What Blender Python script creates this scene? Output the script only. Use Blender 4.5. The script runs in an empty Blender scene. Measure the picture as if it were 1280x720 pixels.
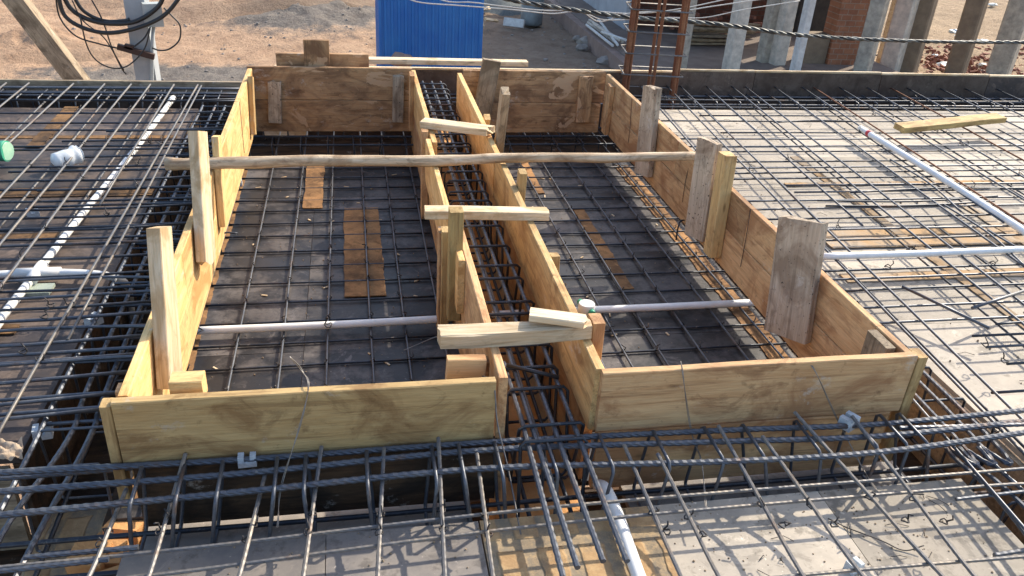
import bpy, math, random
from mathutils import Vector, Matrix, noise
rnd = random.Random(7)
C = bpy.context.scene.collection
SC = bpy.context.scene
V = Vector

# ------------------------------------------------------------------ camera
PITCH, ROLL, YAW = math.radians(28.616), math.radians(3.762), math.radians(-12.001)
FOC, CAMZ = 1026.72, 1.5
_f = V((0, math.cos(PITCH), -math.sin(PITCH))); _r = V((1, 0, 0)); _u = V((0, math.sin(PITCH), math.cos(PITCH)))
c, s = math.cos(ROLL), math.sin(ROLL)
_r, _u = _r * c + _u * s, _u * c - _r * s
_M = Matrix.Rotation(YAW, 3, 'Z')
_r, _u, _f = _M @ _r, _M @ _u, _M @ _f
def _ray(x, y): return _f * FOC + _r * (x - 640) - _u * (y - 360)
def P(x, y, z):                       # measured point of the photo on a level plane
    d = _ray(x, y); t = (z - CAMZ) / d.z
    return V((d.x * t, d.y * t, z))
def PY(x, y, Y):
    d = _ray(x, y); t = Y / d.y
    return V((d.x * t, Y, CAMZ + d.z * t))
def PX(x, y, X):
    d = _ray(x, y); t = X / d.x
    return V((X, d.y * t, CAMZ + d.z * t))
cam = bpy.data.cameras.new('camera'); co = bpy.data.objects.new('camera', cam); C.objects.link(co)
m = Matrix.Identity(4)
for i, a in enumerate((_r, _u, -_f)):
    for j in range(3): m[j][i] = a[j]
m.translation = (0, 0, CAMZ)
co.matrix_world = m
cam.sensor_width = 36; cam.lens = FOC / 1280 * 36; cam.clip_start = .05; cam.clip_end = 2000
SC.camera = co

# ------------------------------------------------------------------ light
SUN = V((1.1, .82, 1.0)).normalized()
el = math.asin(SUN.z); az = math.atan2(SUN.x, SUN.y)
w = bpy.data.worlds.new('World'); SC.world = w; w.use_nodes = True
nt = w.node_tree; bg = nt.nodes['Background']
sky = nt.nodes.new('ShaderNodeTexSky'); sky.sky_type = 'NISHITA'; sky.sun_disc = False
sky.sun_elevation = el; sky.sun_rotation = az; sky.dust_density = 2.0; sky.air_density = 1.0
nt.links.new(sky.outputs[0], bg.inputs[0]); bg.inputs[1].default_value = .15
sl = bpy.data.lights.new('sun', 'SUN'); sl.energy = 3.0; sl.angle = math.radians(.6); sl.color = (1, .9, .74)
so = bpy.data.objects.new('sun', sl); C.objects.link(so); so.rotation_euler = SUN.to_track_quat('Z', 'Y').to_euler()
so.location = (6, 4, 8)
vs = SC.view_settings; vs.view_transform = 'Standard'; vs.look = 'None'; vs.gamma = 1; vs.exposure = 1.1; vs.use_curve_mapping = False

# ------------------------------------------------------------------ materials
class N:
    def __init__(s, name):
        s.m = bpy.data.materials.new(name); s.m.use_nodes = True; s.t = s.m.node_tree
        s.b = s.t.nodes['Principled BSDF']; s.x = 0
    def n(s, t, **k):
        o = s.t.nodes.new('ShaderNode' + t)
        for a, v in k.items(): setattr(o, a, v)
        return o
    def l(s, a, b): s.t.links.new(a, b)
    def inp(s, node, i, v):
        if hasattr(v, 'is_output') or isinstance(v, bpy.types.NodeSocket): s.l(v, node.inputs[i])
        else: node.inputs[i].default_value = v
    def coord(s, scale=(1, 1, 1), rand=True, which='Object'):
        tc = s.n('TexCoord'); mp = s.n('Mapping'); mp.inputs['Scale'].default_value = scale
        s.l(tc.outputs[which], mp.inputs[0])
        if rand:
            oi = s.n('ObjectInfo'); ml = s.n('Math', operation='MULTIPLY'); ml.inputs[1].default_value = 37.0
            s.l(oi.outputs['Random'], ml.inputs[0]); cx = s.n('CombineXYZ')
            for i in range(3): s.l(ml.outputs[0], cx.inputs[i])
            s.l(cx.outputs[0], mp.inputs['Location'])
        return mp.outputs[0]
    def noise(s, co, scale, det=5, rough=.6, dist=0):
        o = s.n('TexNoise'); s.l(co, o.inputs['Vector']); o.inputs['Scale'].default_value = scale
        o.inputs['Detail'].default_value = det; o.inputs['Roughness'].default_value = rough; o.inputs['Distortion'].default_value = dist
        return o.outputs['Fac']
    def ramp(s, f, *st):
        o = s.n('ValToRGB'); s.l(f, o.inputs[0]); e = o.color_ramp.elements
        while len(e) < len(st): e.new(.5)
        for q, (p, c_) in zip(e, st):
            q.position = p; q.color = (c_ if isinstance(c_, tuple) else (c_,) * 3) + (1,)
        return o.outputs[0]
    def mix(s, f, a, b, mode='MIX'):
        o = s.n('Mix', data_type='RGBA', blend_type=mode)
        s.inp(o, 0, f)
        for i, v in ((6, a), (7, b)): s.inp(o, i, v + (1,) if isinstance(v, tuple) else v)
        return o.outputs[2]
    def bump(s, h, st=.3, d=.01):
        o = s.n('Bump'); o.inputs['Strength'].default_value = st; o.inputs['Distance'].default_value = d
        s.l(h, o.inputs['Height']); s.l(o.outputs[0], s.b.inputs['Normal'])
    def fin(s, col, rough=.7, metal=0.0, spec=.5):
        s.inp(s.b, 'Base Color', col + (1,) if isinstance(col, tuple) else col)
        s.inp(s.b, 'Roughness', rough); s.b.inputs['Metallic'].default_value = metal
        s.b.inputs['Specular IOR Level'].default_value = spec
        return s.m

def wood(name, light, dark, stain, sa=.5, rough=.75, speck=0.0, peel=None):
    a = N(name)
    co_ = a.coord((1, 1, 1))
    g = a.coord((.9, 9, 9))
    gr = a.noise(g, 5, 6, .65, .8)
    col = a.mix(a.ramp(gr, (.34, 0.0), (.62, 1.0)), dark, light)
    fine = a.ramp(a.noise(a.coord((1.2, 24, 24)), 6, 4, .7), (.35, .25), (.6, 1.0))
    col = a.mix(.22, col, fine, 'MULTIPLY')
    big = a.noise(a.coord((1.0, 1.7, 1.7)), 4.2, 6, .62, .9)
    col = a.mix(a.ramp(big, (.53 - .11 * sa, 0.0), (.64 - .04 * sa, .85)), col, stain)
    sm = a.noise(co_, 22, 4, .7)
    col = a.mix(a.ramp(sm, (.62, 0.0), (.74, .55)), col, tuple(x * .45 for x in stain))
    kn = a.n('TexVoronoi'); a.l(a.coord((1.1, 4, 4)), kn.inputs['Vector']); kn.inputs['Scale'].default_value = 3.2
    col = a.mix(a.ramp(kn.outputs['Distance'], (.03, .8), (.1, 0.0)), col, tuple(x * .35 for x in dark))
    bl = a.noise(a.coord((1.6, 3.2, 3.2)), 3.4, 8, .68, 1.2)
    col = a.mix(a.ramp(bl, (.56, 0.0), (.635, .25 + .4 * sa)), col, tuple(x * .62 for x in stain))
    cm = a.noise(a.coord((1, 1.4, 1.4)), 7.5, 8, .75)
    col = a.mix(a.ramp(cm, (.60, 0.0), (.67, .55)), col, (.56, .51, .44))
    st_ = a.noise(a.coord((1.2, 30, 30)), 2.2, 5, .6)
    col = a.mix(a.ramp(st_, (.57, 0.0), (.63, .45)), col, tuple(x * .7 for x in stain))
    if peel:
        pe = a.noise(a.coord((1.3, 2.4, 2.4)), 2.6, 7, .6, 1.6)
        col = a.mix(a.ramp(pe, (.585, 0.0), (.60, .9)), col, a.mix(gr, peel, tuple(x * .75 for x in peel)))
    hs = a.n('HueSaturation'); oi = a.n('ObjectInfo'); mr = a.n('MapRange'); mr.inputs[3].default_value = .74; mr.inputs[4].default_value = 1.2
    a.l(oi.outputs['Random'], mr.inputs[0]); a.l(mr.outputs[0], hs.inputs['Value']); a.l(col, hs.inputs['Color'])
    col = hs.outputs[0]
    if speck:
        sp = a.noise(co_, 90, 2, .5)
        col = a.mix(a.ramp(sp, (.66, 0.0), (.7, speck)), col, (.05, .045, .04))
    a.bump(a.mix(.5, gr, fine), .45, .004)
    return a.fin(col, rough, 0, .25)

M = {}
M['pine'] = wood('pine_board', (.80, .54, .245), (.67, .40, .15), (.50, .26, .09), .4)
M['orange'] = wood('stained_board', (.66, .43, .22), (.55, .32, .15), (.33, .165, .075), .65)
M['front'] = wood('front_board', (.66, .46, .21), (.56, .36, .15), (.30, .17, .07), .5)
M['back'] = wood('back_board', (.56, .35, .18), (.46, .26, .125), (.20, .11, .06), .85, .8, 0, (.66, .43, .25))
M['raw'] = wood('raw_timber', (.78, .64, .44), (.66, .48, .28), (.45, .30, .15), .2)
M['yellow'] = wood('yellow_timber', (.55, .40, .17), (.42, .28, .11), (.28, .17, .07), .4)
M['grey'] = wood('cement_grey_timber', (.56, .46, .345), (.43, .34, .245), (.22, .155, .105), .6, .9, .9)
M['pole'] = wood('bark_pole', (.58, .46, .32), (.36, .25, .15), (.22, .14, .08), .6)
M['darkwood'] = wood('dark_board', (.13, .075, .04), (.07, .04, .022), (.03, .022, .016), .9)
M['weather'] = wood('weathered_timber', (.42, .33, .22), (.28, .21, .14), (.15, .11, .07), .6)

def film(name, base, dust, amt, r0=.32, ):
    a = N(name); co_ = a.coord((1, 1, 1))
    b = a.noise(co_, 2.6, 6, .65, .4); f2 = a.noise(co_, 11, 5, .7); f3 = a.noise(co_, 60, 3, .6)
    d = a.ramp(a.mix(.4, b, f2), (.49 - amt, 0.0), (.59, .95))
    col = a.mix(d, base, dust)
    f4 = a.noise(co_, 5, 8, .75, 1.5)
    col = a.mix(a.ramp(f4, (.56, 0.0), (.62, .5)), col, tuple(x * .55 for x in base))
    col = a.mix(a.ramp(f4, (.36, .5), (.42, 0.0)), col, tuple(min(1, x * 1.35) for x in dust))
    col = a.mix(a.ramp(f2, (.56, 0.0), (.64, .55)), col, tuple(x * .35 for x in base))
    col = a.mix(a.ramp(f3, (.68, 0.0), (.75, .5)), col, tuple(min(1, x * 2.2) for x in dust))
    hs = a.n('HueSaturation'); oi = a.n('ObjectInfo'); mr = a.n('MapRange'); mr.inputs[3].default_value = .8; mr.inputs[4].default_value = 1.2
    a.l(oi.outputs['Random'], mr.inputs[0]); a.l(mr.outputs[0], hs.inputs['Value']); a.l(col, hs.inputs['Color'])
    a.bump(f2, .15, .004)
    rr = a.ramp(b, (.3, r0), (.7, min(1, r0 + .3)))
    return a.fin(hs.outputs[0], rr, 0, .3)
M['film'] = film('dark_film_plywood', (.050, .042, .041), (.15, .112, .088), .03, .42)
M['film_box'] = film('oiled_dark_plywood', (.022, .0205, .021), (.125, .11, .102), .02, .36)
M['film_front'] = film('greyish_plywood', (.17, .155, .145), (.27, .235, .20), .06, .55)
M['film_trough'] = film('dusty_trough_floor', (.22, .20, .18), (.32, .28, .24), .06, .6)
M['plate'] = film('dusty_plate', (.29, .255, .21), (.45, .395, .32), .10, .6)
M['earthstrip'] = film('earthy_strip', (.035, .022, .014), (.27, .15, .065), .10, .85)
M['boxstrip'] = film('exposed_earthy_strip', (.12, .065, .03), (.40, .215, .09), .08, .9)
M['platestrip'] = film('sandy_strip', (.34, .28, .21), (.40, .25, .12), .06, .85)
M['ledge'] = film('brown_edge_panel', (.075, .05, .038), (.15, .115, .09), .08, .5)

def steel(name, c1, c2, metal, rough):
    a = N(name); co_ = a.coord((1, 1, 1)); n1 = a.noise(co_, 7, 5, .65); n2 = a.noise(co_, 90, 3, .6)
    col = a.mix(a.ramp(n1, (.42, 0.0), (.66, 1.0)), c1, c2)
    col = a.mix(a.ramp(n2, (.5, 0.0), (.8, .6)), col, tuple(x * .4 for x in c1))
    n3 = a.noise(a.coord((1, 1, 1)), 3.2, 7, .75)
    if name != 'rusty_rebar': col = a.mix(a.ramp(n3, (.57, 0.0), (.66, .7)), col, (.15, .085, .05)); col = a.mix(a.ramp(a.noise(co_, 30, 5, .75), (.6, 0.0), (.68, .6)), col, (.28, .25, .21))
    a.bump(n2, .25, .002)
    return a.fin(col, rough, metal, .4)
M['steel'] = steel('blue_grey_rebar', (.085, .095, .115), (.135, .14, .15), .5, .42)
M['steel_dust_sunlit'] = steel('dusty_sunlit_rebar', (.13, .13, .135), (.23, .20, .165), .35, .5)  # dust tone plus the sunlit glare of lengthwise bars, put into the colour
M['steel_dark'] = steel('dark_rebar', (.035, .042, .055), (.075, .08, .09), .5, .45)  # darker steel; on crosswise mat bars it carries their shaded look as colour
M['rust'] = steel('rusty_rebar', (.17, .065, .032), (.25, .12, .06), .1, .8)
M['wire'] = steel('tie_wire_steel', (.30, .28, .25), (.2, .17, .14), .5, .45)
M['wire_dark'] = steel('black_tie_wire', (.03, .03, .033), (.07, .06, .055), .4, .5)

def plain(name, c1, c2, rough=.5, scale=9, bump=0, metal=0.0, spec=.5):
    a = N(name); co_ = a.coord((1, 1, 1)); n1 = a.noise(co_, scale, 6, .65)
    if bump: a.bump(a.noise(co_, scale * 5, 4, .6), bump, .008)
    return a.fin(a.mix(a.ramp(n1, (.35, 0.0), (.65, 1.0)), c1, c2), rough, metal, spec)
M['pvc'] = plain('white_pvc', (.86, .85, .82), (.74, .73, .69), .35, 16)
M['pvc_cap'] = plain('green_plastic', (.03, .33, .19), (.05, .28, .17), .4)
M['mint'] = plain('mint_plastic', (.42, .62, .44), (.28, .50, .36), .4, 14)
M['cover'] = plain('pale_cover_block', (.62, .66, .68), (.45, .48, .5), .8, 30, .4)
M['concrete'] = plain('grey_concrete', (.46, .41, .33), (.26, .235, .195), .95, 7, .6)
M['concrete_l'] = plain('light_concrete', (.66, .59, .49), (.42, .38, .32), .95, 7, .6)
M['concrete_b'] = plain('brown_concrete', (.24, .18, .12), (.17, .125, .085), .9, 5, .4)
M['whitewash'] = plain('whitewashed_post', (.68, .67, .63), (.5, .48, .45), .8, 8, .3)
M['limewall'] = plain('faded_lime_wall', (.42, .44, .46), (.30, .31, .33), .9, 1.6, .2)
M['redstone'] = plain('reddish_stone', (.27, .19, .155), (.2, .135, .105), .9, 3, .4)
M['blue'] = plain('blue_painted_steel', (.004, .115, .41), (.02, .165, .46), .48, 2.2, .05, 0)
M['cable'] = plain('black_cable', (.012, .014, .015), (.02, .022, .023), .45)
M['cable_g'] = plain('grey_aluminium_cable', (.20, .205, .19), (.05, .055, .05), .5, 14, 0, .3)
M['whitewire'] = plain('white_wire', (.62, .60, .54), (.5, .46, .4), .5)
M['box_grey'] = plain('grey_painted_box', (.40, .43, .42), (.33, .36, .35), .5)
M['polecon'] = plain('pale_grey_pole', (.36, .38, .39), (.29, .31, .32), .8, 4, .2)
M['rustbrown'] = plain('dark_brown_iron', (.04, .022, .018), (.07, .035, .025), .7)
M['dusty'] = plain('dusty_floor', (.20, .155, .125), (.14, .105, .085), .95, 3, .4)
M['jplate'] = plain('pale_green_plate', (.42, .47, .40), (.32, .37, .31), .5)
M['orangebrick'] = plain('orange_brick', (.66, .36, .15), (.5, .25, .10), .95, 7, .8, 0, .2)
M['rag'] = plain('beige_rag', (.46, .36, .26), (.30, .22, .15), .95, 12, .5)
M['litter'] = plain('white_litter', (.72, .74, .72), (.55, .6, .58), .6)
M['stone'] = plain('grey_stone', (.33, .29, .25), (.22, .19, .165), .95, 6, .5)
M['brickbits'] = plain('red_brick_rubble', (.26, .105, .065), (.20, .09, .06), .95, 5, .5)
M['dark'] = plain('interior_shade_paint', (.05, .045, .04), (.03, .028, .026), .95)  # near-black wall colour that paints in the shade inside the bays
M['tin'] = plain('dull_tin', (.20, .22, .22), (.14, .15, .15), .5, 4, 0, .2)
M['pebble'] = plain('pebbles', (.34, .25, .16), (.2, .15, .1), .95, 40)
a = N('clear_plastic'); a.b.inputs['Transmission Weight'].default_value = .35; M['bottle'] = a.fin((.82, .86, .88), .25)

def brick(name, c1, c2, mortar, scale, bw=.5, rh=.25, ms=.02, swz=True):
    a = N(name); tc = a.n('TexCoord'); mp = a.n('Mapping')
    if swz: mp.inputs['Rotation'].default_value = (math.radians(90), 0, 0)
    wn = a.n('TexNoise'); wn.inputs['Scale'].default_value = 14; wn.inputs['Detail'].default_value = 3; a.l(tc.outputs['Object'], wn.inputs['Vector'])
    vm = a.n('VectorMath', operation='MULTIPLY_ADD'); a.l(wn.outputs['Color'], vm.inputs[0]); vm.inputs[1].default_value = (.025 if not swz else .0,) * 3; a.l(tc.outputs['Object'], vm.inputs[2])
    a.l(vm.outputs[0], mp.inputs[0])
    b = a.n('TexBrick'); a.l(mp.outputs[0], b.inputs['Vector'])
    b.inputs['Color1'].default_value = c1 + (1,); b.inputs['Color2'].default_value = c2 + (1,); b.inputs['Mortar'].default_value = mortar + (1,)
    b.inputs['Scale'].default_value = scale; b.inputs['Mortar Size'].default_value = ms; b.inputs['Brick Width'].default_value = bw; b.inputs['Row Height'].default_value = rh
    b.inputs['Mortar Smooth'].default_value = .3
    n1 = a.noise(tc.outputs['Object'], 8, 5, .7)
    col = a.mix(.5, b.outputs['Color'], a.ramp(n1, (.3, .35), (.7, 1.0)), 'MULTIPLY')
    n2 = a.noise(tc.outputs['Object'], 50, 4, .7)
    hh = a.mix(.3, a.ramp(b.outputs['Fac'], (0, 1.0), (1, 0.0)), n2)
    a.bump(hh, .6, .012)
    if not swz:
        n3 = a.noise(tc.outputs['Object'], 22, 7, .8)
        col = a.mix(a.ramp(n3, (.45, 0.0), (.62, .75)), col, (.52, .36, .19))
        n4 = a.noise(tc.outputs['Object'], 13, 6, .75)
        col = a.mix(a.ramp(n4, (.52, 0.0), (.66, .7)), col, (.24, .185, .125))
    return a.fin(col, .95, 0, .2)
M['brick'] = brick('red_brickwork', (.40, .18, .10), (.33, .14, .08), (.36, .26, .19), 2.2)
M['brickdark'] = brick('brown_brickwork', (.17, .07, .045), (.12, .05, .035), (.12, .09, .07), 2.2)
M['bricktop'] = brick('laid_orange_bricks', (.50, .33, .175), (.43, .265, .13), (.30, .245, .175), 1.0, .10, .17, .022, False)

_g = P(385, 28, -2.6); _g2 = P(230, 88, -2.6)
GRAVEL = [(_g.x + .1, _g.y + .3, 2.3, 2.4), (_g2.x, _g2.y - .3, 2.6, .8)]
# soil: tan sand to the left, browner earth to the right, all true colour of the ground
a = N('sandy_soil'); tc = a.n('TexCoord'); oc = tc.outputs['Object']
b1 = a.noise(oc, .35, 6, .6, .3); b2 = a.noise(oc, 2.2, 8, .75); b3 = a.noise(oc, 11, 6, .75)
sep = a.n('SeparateXYZ'); a.l(oc, sep.inputs[0])
mr = a.n('MapRange'); a.l(sep.outputs[0], mr.inputs[0]); mr.inputs[1].default_value = -.5; mr.inputs[2].default_value = 3.0
ad = a.n('Math', operation='ADD'); a.l(mr.outputs[0], ad.inputs[0]); sb = a.n('Math', operation='SUBTRACT'); a.l(b1, sb.inputs[0]); sb.inputs[1].default_value = .5; a.l(sb.outputs[0], ad.inputs[1])
mr2 = a.n('MapRange'); a.l(sep.outputs[0], mr2.inputs[0]); mr2.inputs[1].default_value = 9.5; mr2.inputs[2].default_value = 12
sand = a.mix(a.ramp(b2, (.35, 0.0), (.65, 1.0)), (.37, .235, .15), (.55, .37, .24))
earth = a.mix(a.ramp(b2, (.35, 0.0), (.65, 1.0)), (.235, .165, .115), (.33, .245, .175))
col = a.mix(a.ramp(ad.outputs[0], (.3, 0.0), (.75, 1.0)), sand, earth)
col = a.mix(mr2.outputs[0], col, a.mix(b2, (.33, .24, .15), (.45, .33, .22)))
for (gx, gy, rx, ry) in GRAVEL:
    vm = a.n('VectorMath', operation='SUBTRACT'); a.l(oc, vm.inputs[0]); vm.inputs[1].default_value = (gx, gy, 0)
    vs_ = a.n('VectorMath', operation='MULTIPLY'); a.l(vm.outputs[0], vs_.inputs[0]); vs_.inputs[1].default_value = (1 / rx, 1 / ry, 0)
    ln = a.n('VectorMath', operation='LENGTH'); a.l(vs_.outputs[0], ln.inputs[0])
    m1 = a.n('Math', operation='MULTIPLY_ADD'); a.l(b2, m1.inputs[0]); m1.inputs[1].default_value = 1.6; a.l(ln.outputs[1], m1.inputs[2])
    m2 = a.n('MapRange'); a.l(m1.outputs[0], m2.inputs[0]); m2.inputs[1].default_value = 1.6; m2.inputs[2].default_value = 1.95; m2.inputs[3].default_value = 1; m2.inputs[4].default_value = 0
    col = a.mix(m2.outputs[0], col, a.mix(a.ramp(b2, (.4, 0.0), (.62, 1.0)), (.15, .13, .115), (.27, .235, .195)))
col = a.mix(a.ramp(b3, (.58, 0.0), (.68, .6)), col, (.20, .14, .10))
a.bump(a.mix(.5, b2, b3), 1.0, .14); M['soil'] = a.fin(col, .95, 0, .15)
a = N('grey_gravel'); oc = a.coord((1, 1, 1)); b2 = a.noise(oc, 6, 6, .75); b3 = a.noise(oc, 30, 4, .7)
a.bump(a.mix(.6, b2, b3), .9, .05); M['gravel'] = a.fin(a.mix(a.ramp(b2, (.4, 0.0), (.65, 1.0)), (.21, .18, .155), (.36, .30, .24)), .95, 0, .15)

# ------------------------------------------------------------------ mesh helpers
class MB:
    def __init__(s): s.v = []; s.f = []; s.smooth = []
    def face(s, *i, sm=False): s.f.append(i); s.smooth.append(sm)
    def box(s, c_, d, R=None):
        n0 = len(s.v); c_ = V(c_)
        for x in (-.5, .5):
            for y in (-.5, .5):
                for z in (-.5, .5):
                    p = V((x * d[0], y * d[1], z * d[2])); s.v.append(c_ + (R @ p if R else p))
        for q in ((0, 1, 3, 2), (4, 6, 7, 5), (0, 4, 5, 1), (2, 3, 7, 6), (0, 2, 6, 4), (1, 5, 7, 3)): s.face(*[n0 + k for k in q])
        return s
    def tube(s, pts, r, n=8, rib=0, jr=0):
        pts = [V(p) for p in pts]
        if rib:
            new = []
            for p, q in zip(pts, pts[1:]):
                k = max(1, int((q - p).length / rib)); new += [p.lerp(q, i / k) for i in range(k)]
            pts = new + [pts[-1]]
        t0 = (pts[1] - pts[0]).normalized(); up = V((0, 0, 1)) if abs(t0.z) < .9 else V((0, 1, 0))
        u = t0.cross(up).normalized(); base = len(s.v); L = len(pts)
        for i, p in enumerate(pts):
            t = (pts[min(i + 1, L - 1)] - pts[max(i - 1, 0)])
            t = t.normalized() if t.length > 1e-9 else t0
            u = (u - t * u.dot(t)); u = u.normalized() if u.length > 1e-6 else t.cross(V((.3, .5, .8))).normalized()
            v_ = t.cross(u)
            rr = r(i / (L - 1)) if callable(r) else r
            for k in range(n):
                a_ = 2 * math.pi * k / n
                q = rr
                if rib: q = rr * ((1.13 if rr > .0055 else 1.07) if ((i + (k * 2 // n) ) % 2 == 0) else .95)
                off = t * (rib * .8 * math.sin(a_)) if rib and 0 < i < L - 1 else V((0, 0, 0))
                s.v.append(p + (u * math.cos(a_) + v_ * math.sin(a_)) * q + off)
        for i in range(L - 1):
            for k in range(n):
                a0 = base + i * n + k; a1 = base + i * n + (k + 1) % n
                s.face(a0, a1, a1 + n, a0 + n, sm=not rib)
        s.face(*[base + k for k in range(n)][::-1]); s.face(*[base + (L - 1) * n + k for k in range(n)])
        return s
    def quad(s, *p):
        n0 = len(s.v); s.v += [V(q) for q in p]; s.face(*range(n0, n0 + len(p))); return s
    def blob(s, c_, r, seed=0, amp=.3, sub=2, squash=(1, 1, 1)):
        import bmesh
        bm = bmesh.new(); bmesh.ops.create_icosphere(bm, subdivisions=sub, radius=1)
        n0 = len(s.v); c_ = V(c_)
        for v_ in bm.verts:
            d = 1 + amp * noise.noise(v_.co * 1.7 + V((seed * 3.1, seed * 1.7, seed)))
            s.v.append(c_ + V([v_.co[k] * d * r * squash[k] for k in range(3)]))
        for f in bm.faces: s.face(*[n0 + v_.index for v_ in f.verts])
        bm.free(); return s

def build(name, mb, mat, parent=None, origin=None, matrix=None):
    me = bpy.data.meshes.new(name)
    pl = parent['_loc'] if parent else V((0, 0, 0))
    pl = V(pl)
    if matrix is None:
        o_ = V(origin) if origin is not None else (sum(mb.v, V((0, 0, 0))) / len(mb.v))
        matrix = Matrix.Translation(o_)
        vv = [p - o_ for p in mb.v]
    else: vv = mb.v
    me.from_pydata([tuple(p) for p in vv], [], mb.f)
    me.polygons.foreach_set('use_smooth', mb.smooth); me.update()
    mats = mat if isinstance(mat, list) else [mat]
    for q in mats: me.materials.append(M[q] if isinstance(q, str) else q)
    o = bpy.data.objects.new(name, me); C.objects.link(o)
    if parent:
        o.parent = parent
        wl = Matrix.Translation(-pl) @ matrix
        o.matrix_local = wl
        o['_loc'] = tuple(matrix.translation)
    else: o.matrix_world = matrix; o['_loc'] = tuple(matrix.translation)
    return o
def tag(o, label, cat, group=None, kind=None):
    if label: o['label'] = label
    if cat: o['category'] = cat
    if group: o['group'] = group
    if kind: o['kind'] = kind
    return o
def thing(name, label, cat, loc, group=None, kind=None):
    o = bpy.data.objects.new(name, None); C.objects.link(o); o.location = V(loc); o['_loc'] = tuple(V(loc)); o.empty_display_size = .1
    return tag(o, label, cat, group, kind)

def plank(name, A, B, side, wd, th, mat, parent=None, jag=0.0, warp=.0015, taper=1.0, point=0.0, seed=None):
    """board from A to B; 'side' = direction of its width; thickness is across"""
    A, B, side = V(A), V(B), V(side)
    x = (B - A).normalized(); L = (B - A).length
    z = (side - x * side.dot(x)).normalized(); y = z.cross(x)
    rr = random.Random(seed if seed is not None else rnd.random())
    mb = MB(); ns = max(2, min(40, int(L / .07))); kw = 6; ch = min(.0025, th * .15)
    so = rr.random() * 50
    ring = []
    for k in range(kw + 1):
        f = -1 + 2 * k / kw
        ring.append((f * (wd / 2), -th / 2, k))
    ring[0] = (-wd / 2 + ch, -th / 2, 0); ring[-1] = (wd / 2 - ch, -th / 2, kw)
    loop = [(-wd / 2, -th / 2 + ch, 0)] + ring + [(wd / 2, -th / 2 + ch, kw), (wd / 2, th / 2 - ch, kw)] + [(zz, th / 2, k) for zz, _, k in ring[::-1]] + [(-wd / 2, th / 2 - ch, 0)]
    n = len(loop)
    jg = [jag * (rr.random() ** 1.5) * L for _ in range(kw + 1)]
    pt = [point * abs(-1 + 2 * k / kw) for k in range(kw + 1)]
    for i in range(ns + 1):
        t = i / ns; xx = -L / 2 + L * t; tw = 1 + (taper - 1) * t
        e = warp * noise.noise(V((xx * 3, so, 0))); e2 = warp * noise.noise(V((xx * 3, so, 7.3)))
        for zz, yy, k in loop:
            dx = (-jg[k] * max(0, (t - .7) / .3)) if jag else 0
            if point: dx += pt[k] * max(0, (.3 - t) / .3)
            w1 = warp * .8 * noise.noise(V((xx * 9, so + k * 2, 3)))
            mb.v.append(V((xx + dx + (w1 if i in (0, ns) else 0), yy + e, zz * tw + e2 + (w1 if abs(zz) > wd * .49 else 0))))
    for i in range(ns):
        for k in range(n):
            a0 = i * n + k; a1 = i * n + (k + 1) % n
            mb.face(a0, a0 + n, a1 + n, a1)
    mb.face(*range(n)); mb.face(*[ns * n + k for k in range(n)][::-1])
    mt = Matrix.Identity(4)
    for i, a_ in enumerate((x, y, z)):
        for j in range(3): mt[j][i] = a_[j]
    mt.translation = (A + B) / 2
    return build(name, mb, mat, parent, matrix=mt)

def crom(pts, k=8):
    pts = [V(p) for p in pts]; q = [pts[0] * 2 - pts[1]] + pts + [pts[-1] * 2 - pts[-2]]; out = []
    for i in range(1, len(q) - 2):
        for j in range(k):
            t = j / k; a0, a1, a2, a3 = q[i - 1:i + 3]
            out.append(.5 * ((2 * a1) + (a2 - a0) * t + (2 * a0 - 5 * a1 + 4 * a2 - a3) * t * t + (3 * a1 - a0 - 3 * a2 + a3) * t ** 3))
    return out + [pts[-1]]
def bar(parent, pts, r, mat='steel', rib=0, name='bar', n=7, wob=.004):
    pts = [V(p) for p in pts]
    if len(pts) == 2 and not rib:
        L = (pts[1] - pts[0]).length; k = max(2, int(L / .3)); so = rnd.random() * 99
        pts = [pts[0].lerp(pts[1], i / k) + V((noise.noise(V((i * .4, so, 0))), noise.noise(V((i * .4, so, 5))), .5 * noise.noise(V((i * .4, so, 9))))) * wob for i in range(k + 1)]
    return build(name, MB().tube(pts, r, n, rib), mat, parent)
def tie(parent, p, s=.014):
    p = V(p); mb = MB(); a_ = rnd.random() * 6.28
    loop = [p + V((math.cos(a_ + t), math.sin(a_ + t), .35 * math.sin(2 * t))) * s for t in [i * .9 for i in range(8)]]
    tail = [loop[-1], loop[-1] + V((rnd.uniform(-1, 1), rnd.uniform(-1, 1), 1.0)) * s * 1.1, loop[-1] + V((rnd.uniform(-1, 1), rnd.uniform(-1, 1), 1.6)) * s * 1.5]
    mb.tube(loop + tail, .0022, 4)
    return build('tie_wire', mb, 'wire_dark', parent)
STRIP = [0]
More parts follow.
